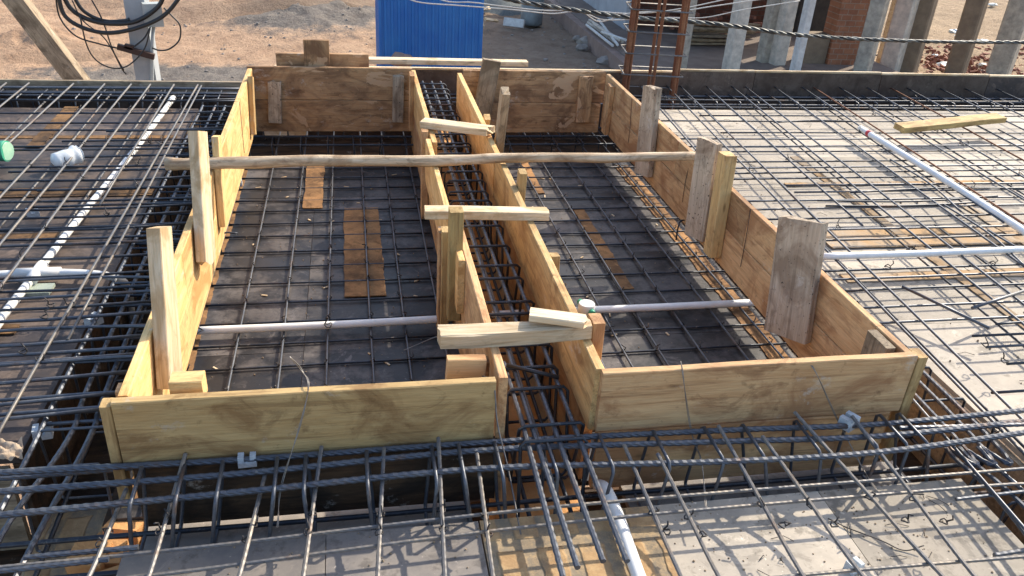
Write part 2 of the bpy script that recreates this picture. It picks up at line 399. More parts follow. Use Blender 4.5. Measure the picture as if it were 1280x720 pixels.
def panel(parent, x0, x1, y0, y1, z, mat, name='panel', th=.018):
    mb = MB(); g = .002
    if name == 'packing_strip':
        STRIP[0] += 1; z = z - .002 + .0011 * (STRIP[0] % 7)
        so = rnd.random() * 60; pts = []
        per = [(x0, y0, x1, y0), (x1, y0, x1, y1), (x1, y1, x0, y1), (x0, y1, x0, y0)]
        for ax, ay, bx, by in per:
            k_ = max(3, int(math.hypot(bx - ax, by - ay) / .02))
            for i in range(k_):
                x, y = ax + (bx - ax) * i / k_, ay + (by - ay) * i / k_
                pts.append(V((x + .006 * noise.noise(V((x * 9, y * 9, so))) + .004 * noise.noise(V((x * 47, y * 47, so))), y + .006 * noise.noise(V((x * 9, y * 9, so + 9))) + .004 * noise.noise(V((x * 47, y * 47, so + 9))), z)))
        n_ = len(pts); mb.v = pts + [p - V((0, 0, th)) for p in pts]; mb.face(*range(n_)); 
        for i in range(n_): mb.face(i, i + n_, (i + 1) % n_ + n_, (i + 1) % n_)
        return build(name, mb, mat, parent)
    dz = rnd.uniform(-.0012, .0012)
    c_ = V(((x0 + x1) / 2, (y0 + y1) / 2, z - th / 2 + dz))
    mb.box(c_, (abs(x1 - x0) - g, abs(y1 - y0) - g, th))
    return build(name, mb, mat, parent)

# ================================================================== DECKS
BZ = -.12    # floor of the two sunken boxes
def deck(name, label, loc, xs, ys, z, mat, strips=()):
    t = thing(name, label, 'formwork deck', loc)
    for i in range(len(xs) - 1):
        for j in range(len(ys) - 1): panel(t, xs[i], xs[i + 1], ys[j], ys[j + 1], z, mat)
    for (x0, x1, y0, y1, mt) in strips: panel(t, x0, x1, y0, y1, z + .005, mt, 'packing_strip', .004)
    return t
yl = [P(100, y, 0).y for y in (172, 241, 295, 410)]
deck('formwork_deck', 'dark film plywood deck under the rebar left of the timber boxes', (-2, 3.4, 0),
     [-3.6, -2.7, -1.8, -.895], [1.87, 2.55, 3.2, 3.85, 4.45, 5.0], 0, 'film',
     [(-2.6, -.93, yl[0] - .02, yl[0] + .025, 'earthstrip'), (-2.9, -.9, yl[1] - .05, yl[1] + .05, 'earthstrip'), (-2.4, -1.15, yl[2] - .025, yl[2] + .025, 'earthstrip'),
      (-2.0, -1.1, yl[3] - .03, yl[3] + .03, 'earthstrip'), (-1.62, -1.55, 4.3, 5.0, 'earthstrip')])
deck('formwork_deck', 'pale dusty deck under the rebar right of the timber boxes', (3.6, 3.2, 0),
     [1.9, 2.5, 3.1, 3.75, 4.4, 5.2, 6.4], [-.7, .3, 1.25, 1.85, 2.3, 2.75, 3.2, 3.65, 4.1, 4.55, 5.02], 0, 'plate',
     [(2.05, 3.0, 2.93, 3.02, 'platestrip'), (2.0, 3.3, 3.05, 3.12, 'platestrip'), (1.95, 3.2, 2.63, 2.70, 'platestrip'), (2.44, 2.49, 2.2, 4.1, 'platestrip'), (3.0, 3.06, 2.0, 3.4, 'platestrip'), (2.2, 4.4, 3.66, 3.70, 'platestrip')])
deck('formwork_deck', 'greyish front deck left of the strip of orange bricks', (-.15, .6, 0),
     [-.56, -.1, .272], [-.7, .6, 1.5], 0, 'film_front')
deck('formwork_deck', 'sunlit beige front deck right of the strip of orange bricks', (1.15, .6, 0),
     [.715, 1.2, 1.64], [-.7, .55, 1.5], 0, 'plate')
strL = (P(430, 320, BZ).x, P(478, 320, BZ).x)
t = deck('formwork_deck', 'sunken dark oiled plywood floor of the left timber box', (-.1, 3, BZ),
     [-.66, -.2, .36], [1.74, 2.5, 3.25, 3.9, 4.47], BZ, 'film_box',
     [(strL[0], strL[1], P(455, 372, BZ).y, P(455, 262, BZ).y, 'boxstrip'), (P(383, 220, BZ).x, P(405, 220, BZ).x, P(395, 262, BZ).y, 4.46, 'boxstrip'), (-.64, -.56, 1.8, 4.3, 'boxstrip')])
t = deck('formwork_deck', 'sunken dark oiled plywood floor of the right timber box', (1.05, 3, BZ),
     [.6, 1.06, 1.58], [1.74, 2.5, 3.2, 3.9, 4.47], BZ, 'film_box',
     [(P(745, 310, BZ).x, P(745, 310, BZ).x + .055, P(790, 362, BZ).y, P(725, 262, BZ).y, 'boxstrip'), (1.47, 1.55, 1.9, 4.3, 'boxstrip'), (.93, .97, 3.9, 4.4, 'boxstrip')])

# ================================================================== BEAM TROUGHS
TB = -.30
def trough(label, loc, boards):
    t = thing('beam_trough', label, 'beam form', loc)
    for nm, x0, x1, y0, y1, z0, z1, mt in boards:
        build(nm, MB().box(((x0 + x1) / 2, (y0 + y1) / 2, (z0 + z1) / 2), (x1 - x0, y1 - y0, z1 - z0)), mt, t)
    return t
trough('dark timber beam trough running along the front of the two boxes', (.5, 1.6, TB), [
    ('bottom_board', -.56, .27, 1.47, 1.715, -.135, -.115, 'film_trough'), ('bottom_board', -3.6, -.56, 1.0, 1.94, TB - .06, TB - .04, 'darkwood'), ('bottom_board', .72, 1.60, 1.47, 1.715, -.135, -.115, 'film_trough'),
    ('side_board', -.56, .27, 1.478, 1.498, -.113, -.02, 'film_front'), ('side_board', .72, 1.62, 1.478, 1.498, -.113, -.02, 'film_front'),
    ('side_board', -.56, .34, 1.715, 1.735, TB, BZ - .02, 'darkwood'), ('side_board', .62, 1.56, 1.715, 1.735, TB, BZ - .02, 'darkwood')])
trough('black beam trough between the left deck and the left box', (-.75, 3, TB), [
    ('bottom_board', -.91, -.56, 1.95, 5.0, TB - .022, TB - .002, 'darkwood'), ('side_board', -.915, -.895, 1.87, 5.0, TB, -.02, 'darkwood'),
    ('side_board', -.685, -.665, 1.74, 4.4, TB, BZ - .02, 'darkwood'), ('side_board', -3.6, -.92, 1.845, 1.865, TB, -.02, 'weather'), ('side_board', -.58, -.56, -.7, 1.45, TB, -.02, 'darkwood')])
trough('brown beam trough between the right box and the dusty deck', (1.75, 3, TB), [
    ('bottom_board', 1.6, 1.9, -.7, 5.0, TB - .026, TB - .006, 'darkwood'), ('side_board', 1.878, 1.898, -.7, 5.0, TB, -.02, 'weather'),
    ('side_board', 1.582, 1.602, 1.74, 4.4, TB, BZ - .02, 'darkwood'), ('side_board', 1.642, 1.662, -.7, 1.46, TB, -.02, 'orange')])
trough('long dark beam trough along the far edge of the roof', (1, 5.15, TB), [
    ('bottom_board', -3.6, 6.4, 4.47, 5.3, TB - .018, TB + .002, 'darkwood'), ('side_board', -.66, 1.58, 4.478, 4.498, TB + .01, BZ - .02, 'darkwood'),
    ('side_board', -3.6, -.93, 5.005, 5.025, TB + .01, -.02, 'darkwood'), ('side_board', 1.92, 6.4, 5.025, 5.045, TB + .01, -.02, 'darkwood')])
# brick wall below
t = thing('brick_wall', 'orange brick wall top under the middle channel, reaching the front edge', 'wall', (.495, 3, -.3))
build('masonry', MB().box((.495, .4, -.2), (.44, 2.2, .4)), 'bricktop', t, origin=(.495, .4, 0))
build('masonry', MB().box((.485, 3.4, -.28), (.235, 3.6, .26)), 'orangebrick', t, origin=(.485, 3.4, -.19))
t = thing('brick_wall', 'lit orange masonry low in the front left corner of the trough', 'wall', (-.7, 1.6, -.45))
build('masonry', MB().box((-.74, 1.25, -.30), (.32, 1.36, .10)), 'bricktop', t)
rr = random.Random(3)
mb = MB()
for i in range(90):
    mb.blob((rr.uniform(-.645, -.575), rr.uniform(1.4, 2.7), -.27 + rr.uniform(0, .07)), rr.uniform(.012, .03), i, .4, 1)
for i in range(12):
    mb.box((rr.uniform(-.72, -.58), rr.uniform(1.36, 1.75), -.24 + rr.uniform(0, .1)), (.09, .07, .05), Matrix.Rotation(rr.uniform(-.5, .5), 3, 'Z') @ Matrix.Rotation(rr.uniform(-.3, .3), 3, 'X'))
tag(build('masonry_crumbs', mb, 'orangebrick'), 'orange crumbled masonry lumps beside the left trough', 'rubble', None, 'stuff')

# edge boards at the back
for i, (xa, xb, zt, mt, lb) in enumerate([(-.47, 2.19, .165, 'ledge', 'long dark edge board behind the timber boxes'), (2.195, 2.745, .178, 'ledge', 'short dark brown edge panel just right of the rusty column bars'),
        (2.75, 3.72, .176, 'ledge', 'reddish brown edge panel below the row of posts, left of the grey one'), (3.725, 4.60, .172, 'ledge', 'greyish edge panel below the row of posts'), (4.605, 6.4, .168, 'film', 'bluish edge panel at the far right end of the roof edge')]):
    t = thing('edge_board', lb, 'board', ((xa + xb) / 2, 5.31, -.05), 'panels along the far roof edge')
    build('panel', MB().box(((xa + xb) / 2, 5.31, (zt - .32) / 2), (xb - xa, .018, zt + .32)), mt, t)
    plank('top_batten', (xa, 5.32, zt + .008), (xb, 5.32, zt + .008), (0, 1, 0), .024, .014, 'raw', t)
t = thing('edge_board', 'thin pale edge strip along the far side of the left deck', 'board', (-2.2, 5.31, 0))
plank('strip', (-3.6, 5.31, .04), (-.47, 5.31, .04), (0, 0, 1), .075, .025, 'weather', t); build('panel', MB().box((-2.03, 5.312, -.16), (3.13, .018, .32)), 'ledge', t)
# timbers behind the back walls
plank_o = plank('timber_plank', PY(440, 75, 5.22) , PY(659, 79, 5.22), (0, 1, 0), .07, .03, 'raw'); tag(plank_o, 'light plank lying along the edge behind the boxes, under the blue cabin', 'plank')
t = thing('timber_brace', 'short square board standing behind the left back wall, nailed to a batten', 'board', (-.2, 4.84, .2))
plank('upright', (-.192, 4.845, .05), (-.192, 4.845, .445), (1, 0, 0), .142, .03, 'back', t)
plank('batten', (-.42, 4.885, .315), (.1, 4.885, .315), (0, 0, 1), .09, .035, 'back', t)
o = plank('timber_plank', (-.55, 5.1, -.1), (-.28, 5.1, -.1), (0, .3, 1), .22, .03, 'raw'); tag(o, 'pale board seen low under the left back wall', 'plank')

# ================================================================== FORMWORK WALLS
def wall(label, loc, boards, cleats=()):
    t = thing('formwork_wall', label, 'formwork wall', loc)
    for A, B, wd, th, mt in boards:
        s_ = (0, 0, 1); plank('board', A, B, s_, wd, th, mt, t)
    return t
Hh = .3
def row_y(t, X, ys, zc, wd, th, mat):
    for a_, b_ in zip(ys, ys[1:]):
        plank('board', (X + rnd.uniform(-.001, .001), a_ + .001, zc), (X, b_ - .001, zc), (0, 0, 1), wd, th, mat, t)
def row_x(t, Y, xs, zc, wd, th, mat):
    for a_, b_ in zip(xs, xs[1:]):
        plank('board', (a_ + .001, Y + rnd.uniform(-.001, .001), zc), (b_ - .001, Y, zc), (0, 0, 1), wd, th, mat, t)
# left wall
wl = thing('formwork_wall', 'bright sunlit long timber wall on the left side of the left box', 'formwork wall', (-.557, 3.2, 0))
row_y(wl, -.557, [1.70, 2.45, 3.6, 4.77], .217, .162, .025, 'pine')
row_y(wl, -.557, [1.70, 3.0, 4.77], .054, .162, .025, 'pine')
# right wall
wr = thing('formwork_wall', 'long timber wall on the right side of the right box, inner face in shade', 'formwork wall', (1.512, 3.2, 0))
ry = [1.70] + [P(x, y, Hh).y for x, y in ((1093, 407), (943, 260), (853, 177), (791, 123))] + [4.75]
row_y(wr, 1.512, ry, .217, .162, .025, 'orange')
row_y(wr, 1.512, [1.70, 2.9, 4.75], .052, .162, .025, 'orange')
# back walls
wbl = thing('formwork_wall', 'blotchy dark back wall of the left box with two grey cleats', 'formwork wall', (-.11, 4.79, 0))
row_x(wbl, 4.795, [-.575, .345], .212, .186, .025, 'back'); row_x(wbl, 4.796, [-.56, .345], .023, .186, .026, 'back')
wbr = thing('formwork_wall', 'brown back wall of the right box with one leaning post', 'formwork wall', (1.08, 4.79, 0))
row_x(wbr, 4.795, [.64, 1.51], .205, .19, .025, 'back'); row_x(wbr, 4.796, [.62, 1.498], .015, .185, .026, 'back')
# front walls
wfl = thing('formwork_wall', 'yellowish front board wall of the left box facing the camera', 'formwork wall', (-.12, 1.68, 0))
row_x(wfl, 1.682, [-.577, .332], .205, .19, .026, 'front'); row_x(wfl, 1.684, [-.56, .345], .006, .2, .026, 'darkwood')
wfr = thing('formwork_wall', 'reddish brown front board wall of the right box facing the camera', 'formwork wall', (1.07, 1.68, 0))
row_x(wfr, 1.69, [.612, 1.527], .205, .19, .026, 'orange'); row_x(wfr, 1.692, [.62, 1.50], .006, .2, .026, 'orange')
plank('end_batten', (1.545, 1.70, -.08), (1.545, 1.70, .295), (0, 1, 0), .05, .03, 'front', wfr)
plank('end_batten', (-.592, 1.69, -.02), (-.592, 1.69, .29), (0, 1, 0), .04, .025, 'front', wfl)
# channel walls
wcl = thing('formwork_wall', 'left wall of the middle channel, made of two overlapping runs of board', 'formwork wall', (.35, 3.2, 0))
yj = P(550, 178, Hh).y; yk = P(580, 285, Hh).y
row_y(wcl, .352, [1.685, yk + .02], .2, .2, .024, 'orange')
row_y(wcl, .352, [1.685, 3.2], -.008, .21, .024, 'orange')
row_y(wcl, .326, [yk - .25, yj + .05], .2, .2, .022, 'pine')
row_y(wcl, .349, [yj, 4.77], .2, .2, .024, 'pine')
row_y(wcl, .35, [3.2, 4.77], -.008, .21, .024, 'orange')
wcr = thing('formwork_wall', 'right wall of the middle channel with pale sawn top edge', 'formwork wall', (.6, 3.2, 0))
yq = P(690, 345, Hh).y
row_y(wcr, .612, [1.70, yq, 3.35], .2, .2, .026, 'front')
row_y(wcr, .61, [3.35, 4.72], .2, .2, .026, 'pine')
row_y(wcr, .613, [1.74, 3.2, 4.75], -.008, .21, .024, 'orange')

def stake(parent, top, bot, wd, th, mat, side, jag=0, name='stake', taper=1, point=0, dx=0):
    return plank(name, bot, top, side, wd, th, mat, parent, jag=jag, taper=taper, point=point)
YD = (0, 1, 0); XD = (1, 0, 0)
def on_x(parent, X, pt, pb, wd, th, mat, jag=0, name='stake', taper=1, point=0, side=YD):
    a_ = PX(pt[0], pt[1], X); b_ = PX(pb[0], pb[1], X)
    return plank(name, b_, a_, side, wd, th, mat, parent, jag=jag, taper=taper, point=point)
# on the left wall (inner face x=-.545)
on_x(wl, -.515, (199, 284), (213, 480), .105, .036, 'raw', 0, 'stake', .85, 0, (.12, 1, 0))
on_x(wl, -.515, (247, 164), (258, 332), .115, .034, 'raw', .0, 'stake', .9, .02, (.12, 1, 0))
on_x(wl, -.530, (270, 170), (279, 282), .07, .026, 'pine', 0, 'cleat')
on_x(wl, -.530, (313, 96), (317, 168), .06, .026, 'pine', 0, 'cleat')
on_x(wl, -.575, (262, 200), (262, 262), .1, .012, 'pine', 0, 'patch_board')
# block at the front left corner
plank('corner_block', P(215, 484, .285), P(256, 482, .285), YD, .05, .06, 'front', wfl)
plank('corner_block', P(148, 494, .25), P(166, 493, .25), YD, .04, .05, 'orange', wfl)
plank('corner_block', PY(558, 462, 1.78), PY(606, 461, 1.78), (0, 0, 1), .075, .03, 'orange', wfl)
plank('corner_block', PY(605, 462, 1.84), PY(622, 461, 1.84), (0, 0, 1), .07, .03, 'orange', wfl)
# back-left wall cleats
def on_y(parent, Y, pt, pb, wd, th, mat, jag=0, name='cleat'):
    return plank(name, PY(pb[0], pb[1], Y), PY(pt[0], pt[1], Y), XD, wd, th, mat, parent, jag=jag)
on_y(wbl, 4.768, (343, 101), (344, 153), .072, .028, 'grey', .16)
on_y(wbl, 4.768, (498, 94), (497, 152), .064, .028, 'grey', .04)
on_y(wbr, 4.766, (733, 95), (728, 152), .085, .03, 'back')
on_y(wbr, 4.72, (615, 75), (601, 148), .105, .04, 'weather', 0, 'post')
# right wall (inner face x=1.4995)
on_x(wr, 1.484, (764, 106), (756, 166), .07, .028, 'orange', 0, 'cleat')
on_x(wr, 1.462, (816, 108), (804, 218), .11, .035, 'grey', .03, 'stake', 1, 0, (-.35, 1, 0))
on_x(wr, 1.455, (888, 172), (870, 296), .12, .035, 'grey', .04, 'stake', 1, 0, (-.35, 1, 0))
on_x(wr, 1.474, (910, 192), (890, 318), .075, .05, 'front', .02)
on_x(wr, 1.44, (1004, 272), (983, 420), .165, .035, 'grey', .07, 'stake', 1, 0, (-.5, 1, 0))
plank('cleat', (1.478, 1.78, .04), (1.478, 1.78, .295), YD, .1, .03, 'weather', wr)
for X_, px, py in ((1.4985, 943, 262), (1.4985, 870, 190), (1.4985, 793, 124)):
    a_ = P(px, py, .302); mb = MB().tube([a_ + V((.03, 0, 0)), a_ + V((-.016, 0, .001)), V((X_ - .003, a_.y - .004, .17)), V((X_ - .004, a_.y - .01, .06))], .0014, 5)
    build('wire_loop', mb, 'wire_dark', wr)
for px, py, px2, py2 in ((160 , 0, 0, 0),):
    pass
mb = MB().tube([(-.575, 4.1, .304), (-.541, 4.1, .304), (-.541, 4.09, .15), (-.541, 4.08, .05)], .0015, 5); build('wire_loop', mb, 'wire_dark', wl)
# on the left face of the left channel wall (x=.34)
on_x(wcl, .326, (515, 92), (514, 160), .06, .026, 'orange', 0, 'cleat')
q = PX(532, 145, .322); plank('cleat', (.318, q.y, -.12), (.318, q.y, .312), YD, .05, .03, 'orange', wcl)
q = PX(558, 240, .300); plank('cleat', (.300, q.y, -.1), (.300, q.y, .305), YD, .05, .028, 'front', wcl)
q = PX(553, 250, .29); plank('cleat', (.29, q.y, -.12), (.29, q.y, .29), YD, .06, .024, 'orange', wcl)
on_x(wcl, .318, (570, 262), (567, 396), .055, .045, 'yellow', 0, 'stake')
# on the right face of the right channel wall (x=.625)
on_x(wcr, .642, (653, 214), (649, 262), .05, .03, 'front', 0, 'stake')
on_x(wcr, .642, (693, 318), (690, 372), .045, .03, 'front', 0, 'stake')
on_x(wcr, .645, (746, 398), (739, 458), .06, .035, 'orange', 0, 'stake')
on_x(wcr, .645, (609, 146), (606, 166), .04, .03, 'pine', 0, 'stake')
on_x(wcr, .655, (632, 112), (622, 198), .07, .035, 'weather', .06, 'stake')

# braces across the channel
def log(name, label, cat, pts, r, mat, sq=(1, 1), n=10):
    mb = MB(); pts = crom(pts, 6); so = rnd.random() * 40; base = 0
    mb.tube(pts, 1.0, n)
    L = len(pts)
    for i in range(L):
        c_ = pts[i]
        for k in range(n):
            p = mb.v[i * n + k] - c_
            rr_ = r(i / (L - 1)) if callable(r) else r
            q = 1 + .26 * noise.noise(V((i * .35, k * .9, so))) 
            mb.v[i * n + k] = c_ + V((p.x, p.y * sq[0], p.z * sq[1])) * rr_ * q
    x = (pts[-1] - pts[0]).normalized(); z = V((0, 0, 1)); y = z.cross(x).normalized(); z = x.cross(y)
    mt = Matrix.Identity(4)
    for i, a_ in enumerate((x, y, z)):
        for j in range(3): mt[j][i] = a_[j]
    mt.translation = (pts[0] + pts[-1]) / 2; inv = mt.inverted(); mb.v = [inv @ p for p in mb.v]
    return tag(build(name, mb, mat, matrix=mt), label, cat)
a_, b_ = P(207, 205, .325), P(876, 195, .325)
log('wooden_pole', 'long thin bark-stripped pole laid across both boxes', 'pole', [a_, a_.lerp(b_, .1) + V((0, -.004, .002)), a_.lerp(b_, .3) + V((0, .005, .002)), a_.lerp(b_, .48) + V((0, -.004, -.003)), a_.lerp(b_, .62) + V((0, .005, .003)), a_.lerp(b_, .8) + V((0, -.004, .001)), b_], lambda t: .0245 - .005 * t, 'pole')
o = plank('timber_brace', P(528, 154, .318), P(616, 163, .33), YD, .07, .032, 'raw', jag=.1, warp=.006); tag(o, 'thin split brace across the channel, farthest of the three', 'brace')
o = plank('timber_brace', P(531, 266, .318), P(686, 267, .318), YD, .058, .032, 'raw', jag=.02, warp=.004); tag(o, 'straight sawn brace across the channel beside the yellow stake', 'brace')
o = plank('timber_brace', P(549, 420, .322), P(736, 409, .326), YD, .062, .042, 'raw', warp=.022, taper=.85); tag(o, 'thick rough-hewn brace across the channel, nearest the camera', 'brace')
o = plank('timber_brace', P(662, 393, .365), P(735, 402, .362), YD, .05, .02, 'raw', jag=.06, warp=.004); tag(o, 'short pale offcut lying on top of the thick near brace', 'offcut')

# ================================================================== REBAR
# --- mats in the two boxes
def box_mat(label, x0, x1, xs, ys, slope=0):
    t = thing('rebar_mat', label, 'rebar mat', ((x0 + x1) / 2, 3, BZ + .02))
    for x in xs:
        bar(t, [(x - slope * 1.3, 1.72, BZ + .016), (x + slope * 1.3, 4.95, BZ + .016)], .0042, 'steel')
    for y in ys: bar(t, [(x0, y, BZ + .0075), (x1, y + rnd.uniform(-.01, .01), BZ + .0075)], .0042, 'steel_dark')
    cr = [(x, y) for x in xs for y in ys if y < 4.2]; rnd.shuffle(cr)
    for x, y in cr[:96]: tie(t, (x + slope * 1.3 * (y - 3.3) / 1.6, y, BZ + .017), .0075)
    return t
k = (CAMZ - BZ - .01) / 1.5
ysL = [1.95] + [y * k for y in (3.465, 3.332, 3.208, 3.061, 2.927, 2.793, 2.644, 2.511, 2.371, 2.234, 2.1, 1.965)] + [3.85, 4.0, 4.15, 4.29, 4.42]
ysR = [y * k for y in (3.17, 3.049, 2.912, 2.777, 2.632, 2.495, 2.357, 2.214, 2.08, 1.95, 1.82)] + [3.54, 3.68, 3.83, 3.98, 4.12, 4.27, 4.41]
box_mat('fine dark rebar mesh over the floor of the left box', -.68, .33, [x * k for x in (-.537, -.399, -.255, -.111, .033, .151, .275)], ysL)
box_mat('fine dark rebar mesh over the floor of the right box', .64, 1.62, [.70, .825] + [x * k for x in (.861, .984, 1.127, 1.273)] + [1.5], ysR, -.012)
# hooks in the boxes
for lb, px, h in (('bent black starter hook at the left edge of the left box floor', (277, 318), .09), ('bent black starter hook at the right edge of the left box floor', (545, 305), .09), ('bent black starter hook beside the right wall of the right box', (845, 300), .09)):
    p = P(px[0], px[1], BZ + .02)
    tag(build('rebar_hook', MB().tube(crom([p, p + V((0, 0, h * .7)), p + V((.02, .02, h)), p + V((.07, .03, h * .9))], 4), .004, 6), 'steel_dark'), lb, 'hook')
# --- left deck mat
t = thing('rebar_mat', 'blue-grey rebar mat tied over the dark left deck', 'rebar mat', (-2, 3.3, .03)); tl = t
zl = .055
for X, z_, y0_ in ((-2.75, .067, 1.7), (-2.58, .067, 1.7), (-2.42, .067, 1.9), (-2.27, .067, 1.7), (-2.13, .067, 1.8), (-2.0, .067, 1.7), (-1.88, .067, 1.75), (-1.65, .067, 1.7), (-1.46, .067, 1.8), (-1.31, .067, 1.7), (-1.2, .067, 1.75), (-1.06, .067, 3.4), (-.935, .067, 1.7), (-.90, .062, 2.3),
        (-1.405, .03, 3.2), (-1.15, .03, 3.1), (-1.72, .03, 3.4), (-2.05, .03, 3.4)):
    k_ = rnd.uniform(-.016, .016)
    bar(t, [(X + k_, 5.27, z_), (X - k_, y0_ + rnd.uniform(0, .1), z_)], .0052, 'steel_dust_sunlit')
px60 = [(60, 100 + q / 6) for q in (150, 245, 320, 375, 495, 520, 650)] + [(100, y) for y in (225.5, 237, 251, 261, 271, 287, 298, 305.5, 323, 345, 362, 384, 398)] + [(60, y) for y in (430, 442, 452, 476, 503, 515, 522)]
ysl = []
for i, q in enumerate(px60):
    Y = P(q[0], q[1], zl).y; ysl.append(Y)
    xe = -.63 + rnd.choice((0, 0, .03, -.05)); Yb = Y + rnd.uniform(-.005, .005)
    near = Y < 2.5
    pts = [(-3.3, Y + rnd.uniform(-.05, .02), zl), (-1.0, Y, zl), (xe, Yb + .01, zl + .012)]
    if i % 4 == 1: pts = pts[:2] + [V((xe - .03, Yb, zl + .01)), V((xe, Yb - .012, zl)), V((xe - .02, Yb - .03, zl - .012)), V((-.85, Yb - .035, zl - .012))]
    bar(t, [V(p) for p in pts], .0052 if not near else .0058, 'steel' if near else 'steel_dark', 0)
for i in range(13):
    Y = 2.0 + .2 * i + rnd.uniform(-.06, .06)
    bar(t, crom([(-1.25 - rnd.uniform(0, .3), Y, zl + .004), (-.95, Y + .015, zl + .006), (-.66, Y + rnd.uniform(-.02, .03), zl + .012), (-.63, Y - .015, zl), (-.67, Y - .035, zl - .01), (-.8, Y - .04, zl - .012)], 4), .0052, 'steel' if i < 5 else 'steel_dark')
for _ in range(40): tie(t, (rnd.choice((-1.46, -1.31, -1.2, -.94, -1.0, -1.9)), rnd.choice(ysl), zl + .012), .012)
# --- right deck mat
t = thing('rebar_mat', 'grey rebar mat tied over the pale right deck', 'rebar mat', (3.4, 3.2, .03))
zr = .07
ysr = [5.0, 4.84, 4.66, 4.55, 4.33, 4.22, 4.09, 4.01, 3.85, 3.75, 3.68, 3.6, 3.51, 3.42, 3.32, 3.22, 3.11, 2.99, 2.88, 2.75, 2.61, 2.54, 2.45, 2.32, 2.21, 2.1, 2.03, 1.93, 1.78, 1.6, 1.42, 1.2, 1.0, .8]
for Y in ysr:
    x0 = (1.57 + rnd.uniform(0, .05) if rnd.random() < .8 else 2.1) if Y > 1.9 else 1.93
    bar(t, [(x0, Y, zr), (6.2, Y + rnd.uniform(-.03, .03), zr)], .0048, 'steel_dark' if rnd.random() < .5 else 'steel')
xr = [1.83, 2.02, 2.12, 2.31, 2.5, 2.60, 2.82, 3.03, 3.12, 3.32, 3.54, 3.73, 3.86, 4.13, 4.34, 4.6, 4.85, 5.1]
for i, X in enumerate(xr):
    rust = i in (8, 11)
    y0 = -.4 if i % 4 != 3 else 3.0
    bar(t, [(X - (4.2 - y0) * .08 , y0, zr + .01), (X + .09, 5.3, zr + .012)], .0048, 'rust' if rust else 'steel')
for X in (2.1, 2.45, 2.98, 3.4): bar(t, [(X, 3.2, .03), (X + .16, 5.0, .03)], .0045, 'steel_dark')
for X in (2.0, 2.38, 2.66): bar(t, [(X - .12, 1.4, .03), (X, 3.1, .03)], .0045, 'steel_dark')
for i in range(12):
    X, Y = rnd.uniform(2.1, 3.9), rnd.uniform(2.0, 4.7); L = rnd.uniform(.5, 1.1); k_ = rnd.uniform(-.03, .05)
    if i % 2: bar(t, crom([(X, Y - L / 2, .085), (X + .04 + k_, Y, .083), (X + .09, Y + L / 2, .08)], 5), .0046, 'steel')
    else: bar(t, crom([(X - L / 2, Y, .08), (X, Y + k_, .079), (X + L / 2, Y + .02, .08)], 5), .0046, 'steel_dark')
for _ in range(46): tie(t, (rnd.choice(xr[:13]) - .03, rnd.choice(ysr), zr + .012), .012)
# loose offcut bars on the right deck
for lb, q in (('short loose bar lying obliquely on the right deck near the wall end', ((1128, 358), (1236, 410))), ('bent loose bar end on the right deck at the picture edge', ((1215, 385), (1285, 362)))):
    tag(bar(None, [P(*q[0], .1), P(*q[1], .085)], .006, 'steel', 0, 'loose_bar'), lb, 'loose bar')

def stirrup(parent, c_, hw, hz, axis, r=.004, mat='steel', lean=0.0):
    """closed rectangular link; axis='y' -> lies in the XZ plane, 'x' -> in the YZ plane"""
    c_ = V(c_); e = .012; pts = []
    cs = [(-hw, -hz), (hw, -hz), (hw, hz), (-hw, hz)]
    for i, (a_, b_) in enumerate(cs):
        sa, sb = (1 if a_ > 0 else -1), (1 if b_ > 0 else -1)
        if i % 2 == 0: q = [(a_, b_ - sb * e), (a_ - sa * e, b_)] if False else [(a_, b_ + e * (1 if b_ < 0 else -1)), (a_ + e * (1 if a_ < 0 else -1), b_)]
        else: q = [(a_ + e * (1 if a_ < 0 else -1), b_), (a_, b_ + e * (1 if b_ < 0 else -1))]
        pts += q
    pts = pts + pts[:2]
    out = []
    for a_, b_ in pts:
        l_ = lean * b_
        out.append(c_ + (V((a_, l_, b_)) if axis == 'y' else V((l_, a_, b_))))
    return build('stirrup', MB().tube(out, r, 6), mat, parent)
# --- front cage
t = thing('rebar_cage', 'thick ribbed beam cage along the front of both boxes', 'rebar cage', (.5, 1.58, -.1))
zc = .12
for q in ([(-20, 592), (300, 574), (600, 545), (900, 538), (1100, 530), (1300, 511)], [(-20, 616), (300, 592), (600, 563), (900, 552), (1100, 545), (1300, 525)], [(-20, 646), (300, 615), (600, 586), (900, 577), (1100, 565), (1300, 538)]):
    pts = [P(x, y, zc) for x, y in q]
    pts = [V((p.x, min(p.y, 1.655), p.z)) if -.6 < p.x < 1.56 else p for p in pts]
    bar(t, crom(pts, 6), .0078, 'steel', .011, n=8)
bar(t, [P(-20, 600, .09), P(130, 588, .09), P(310, 573, .10)], .006, 'steel', .011)
bar(t, [P(815 / 2.977 + 850, 535, .12), P(1300, 530, .12)], .006, 'steel', .011)
for y in (1.52, 1.64): bar(t, [(-1.3, y, -.085), (1.85, y, -.085)], .007, 'steel_dark')
X = -.54
i = 0
while X < 1.6:
    stirrup(t, (X, 1.58, .02), .075, .108, 'x', .005, 'steel', rnd.uniform(-.3, .3)); 
    X += rnd.choice((.09, .13, .15)); i += 1
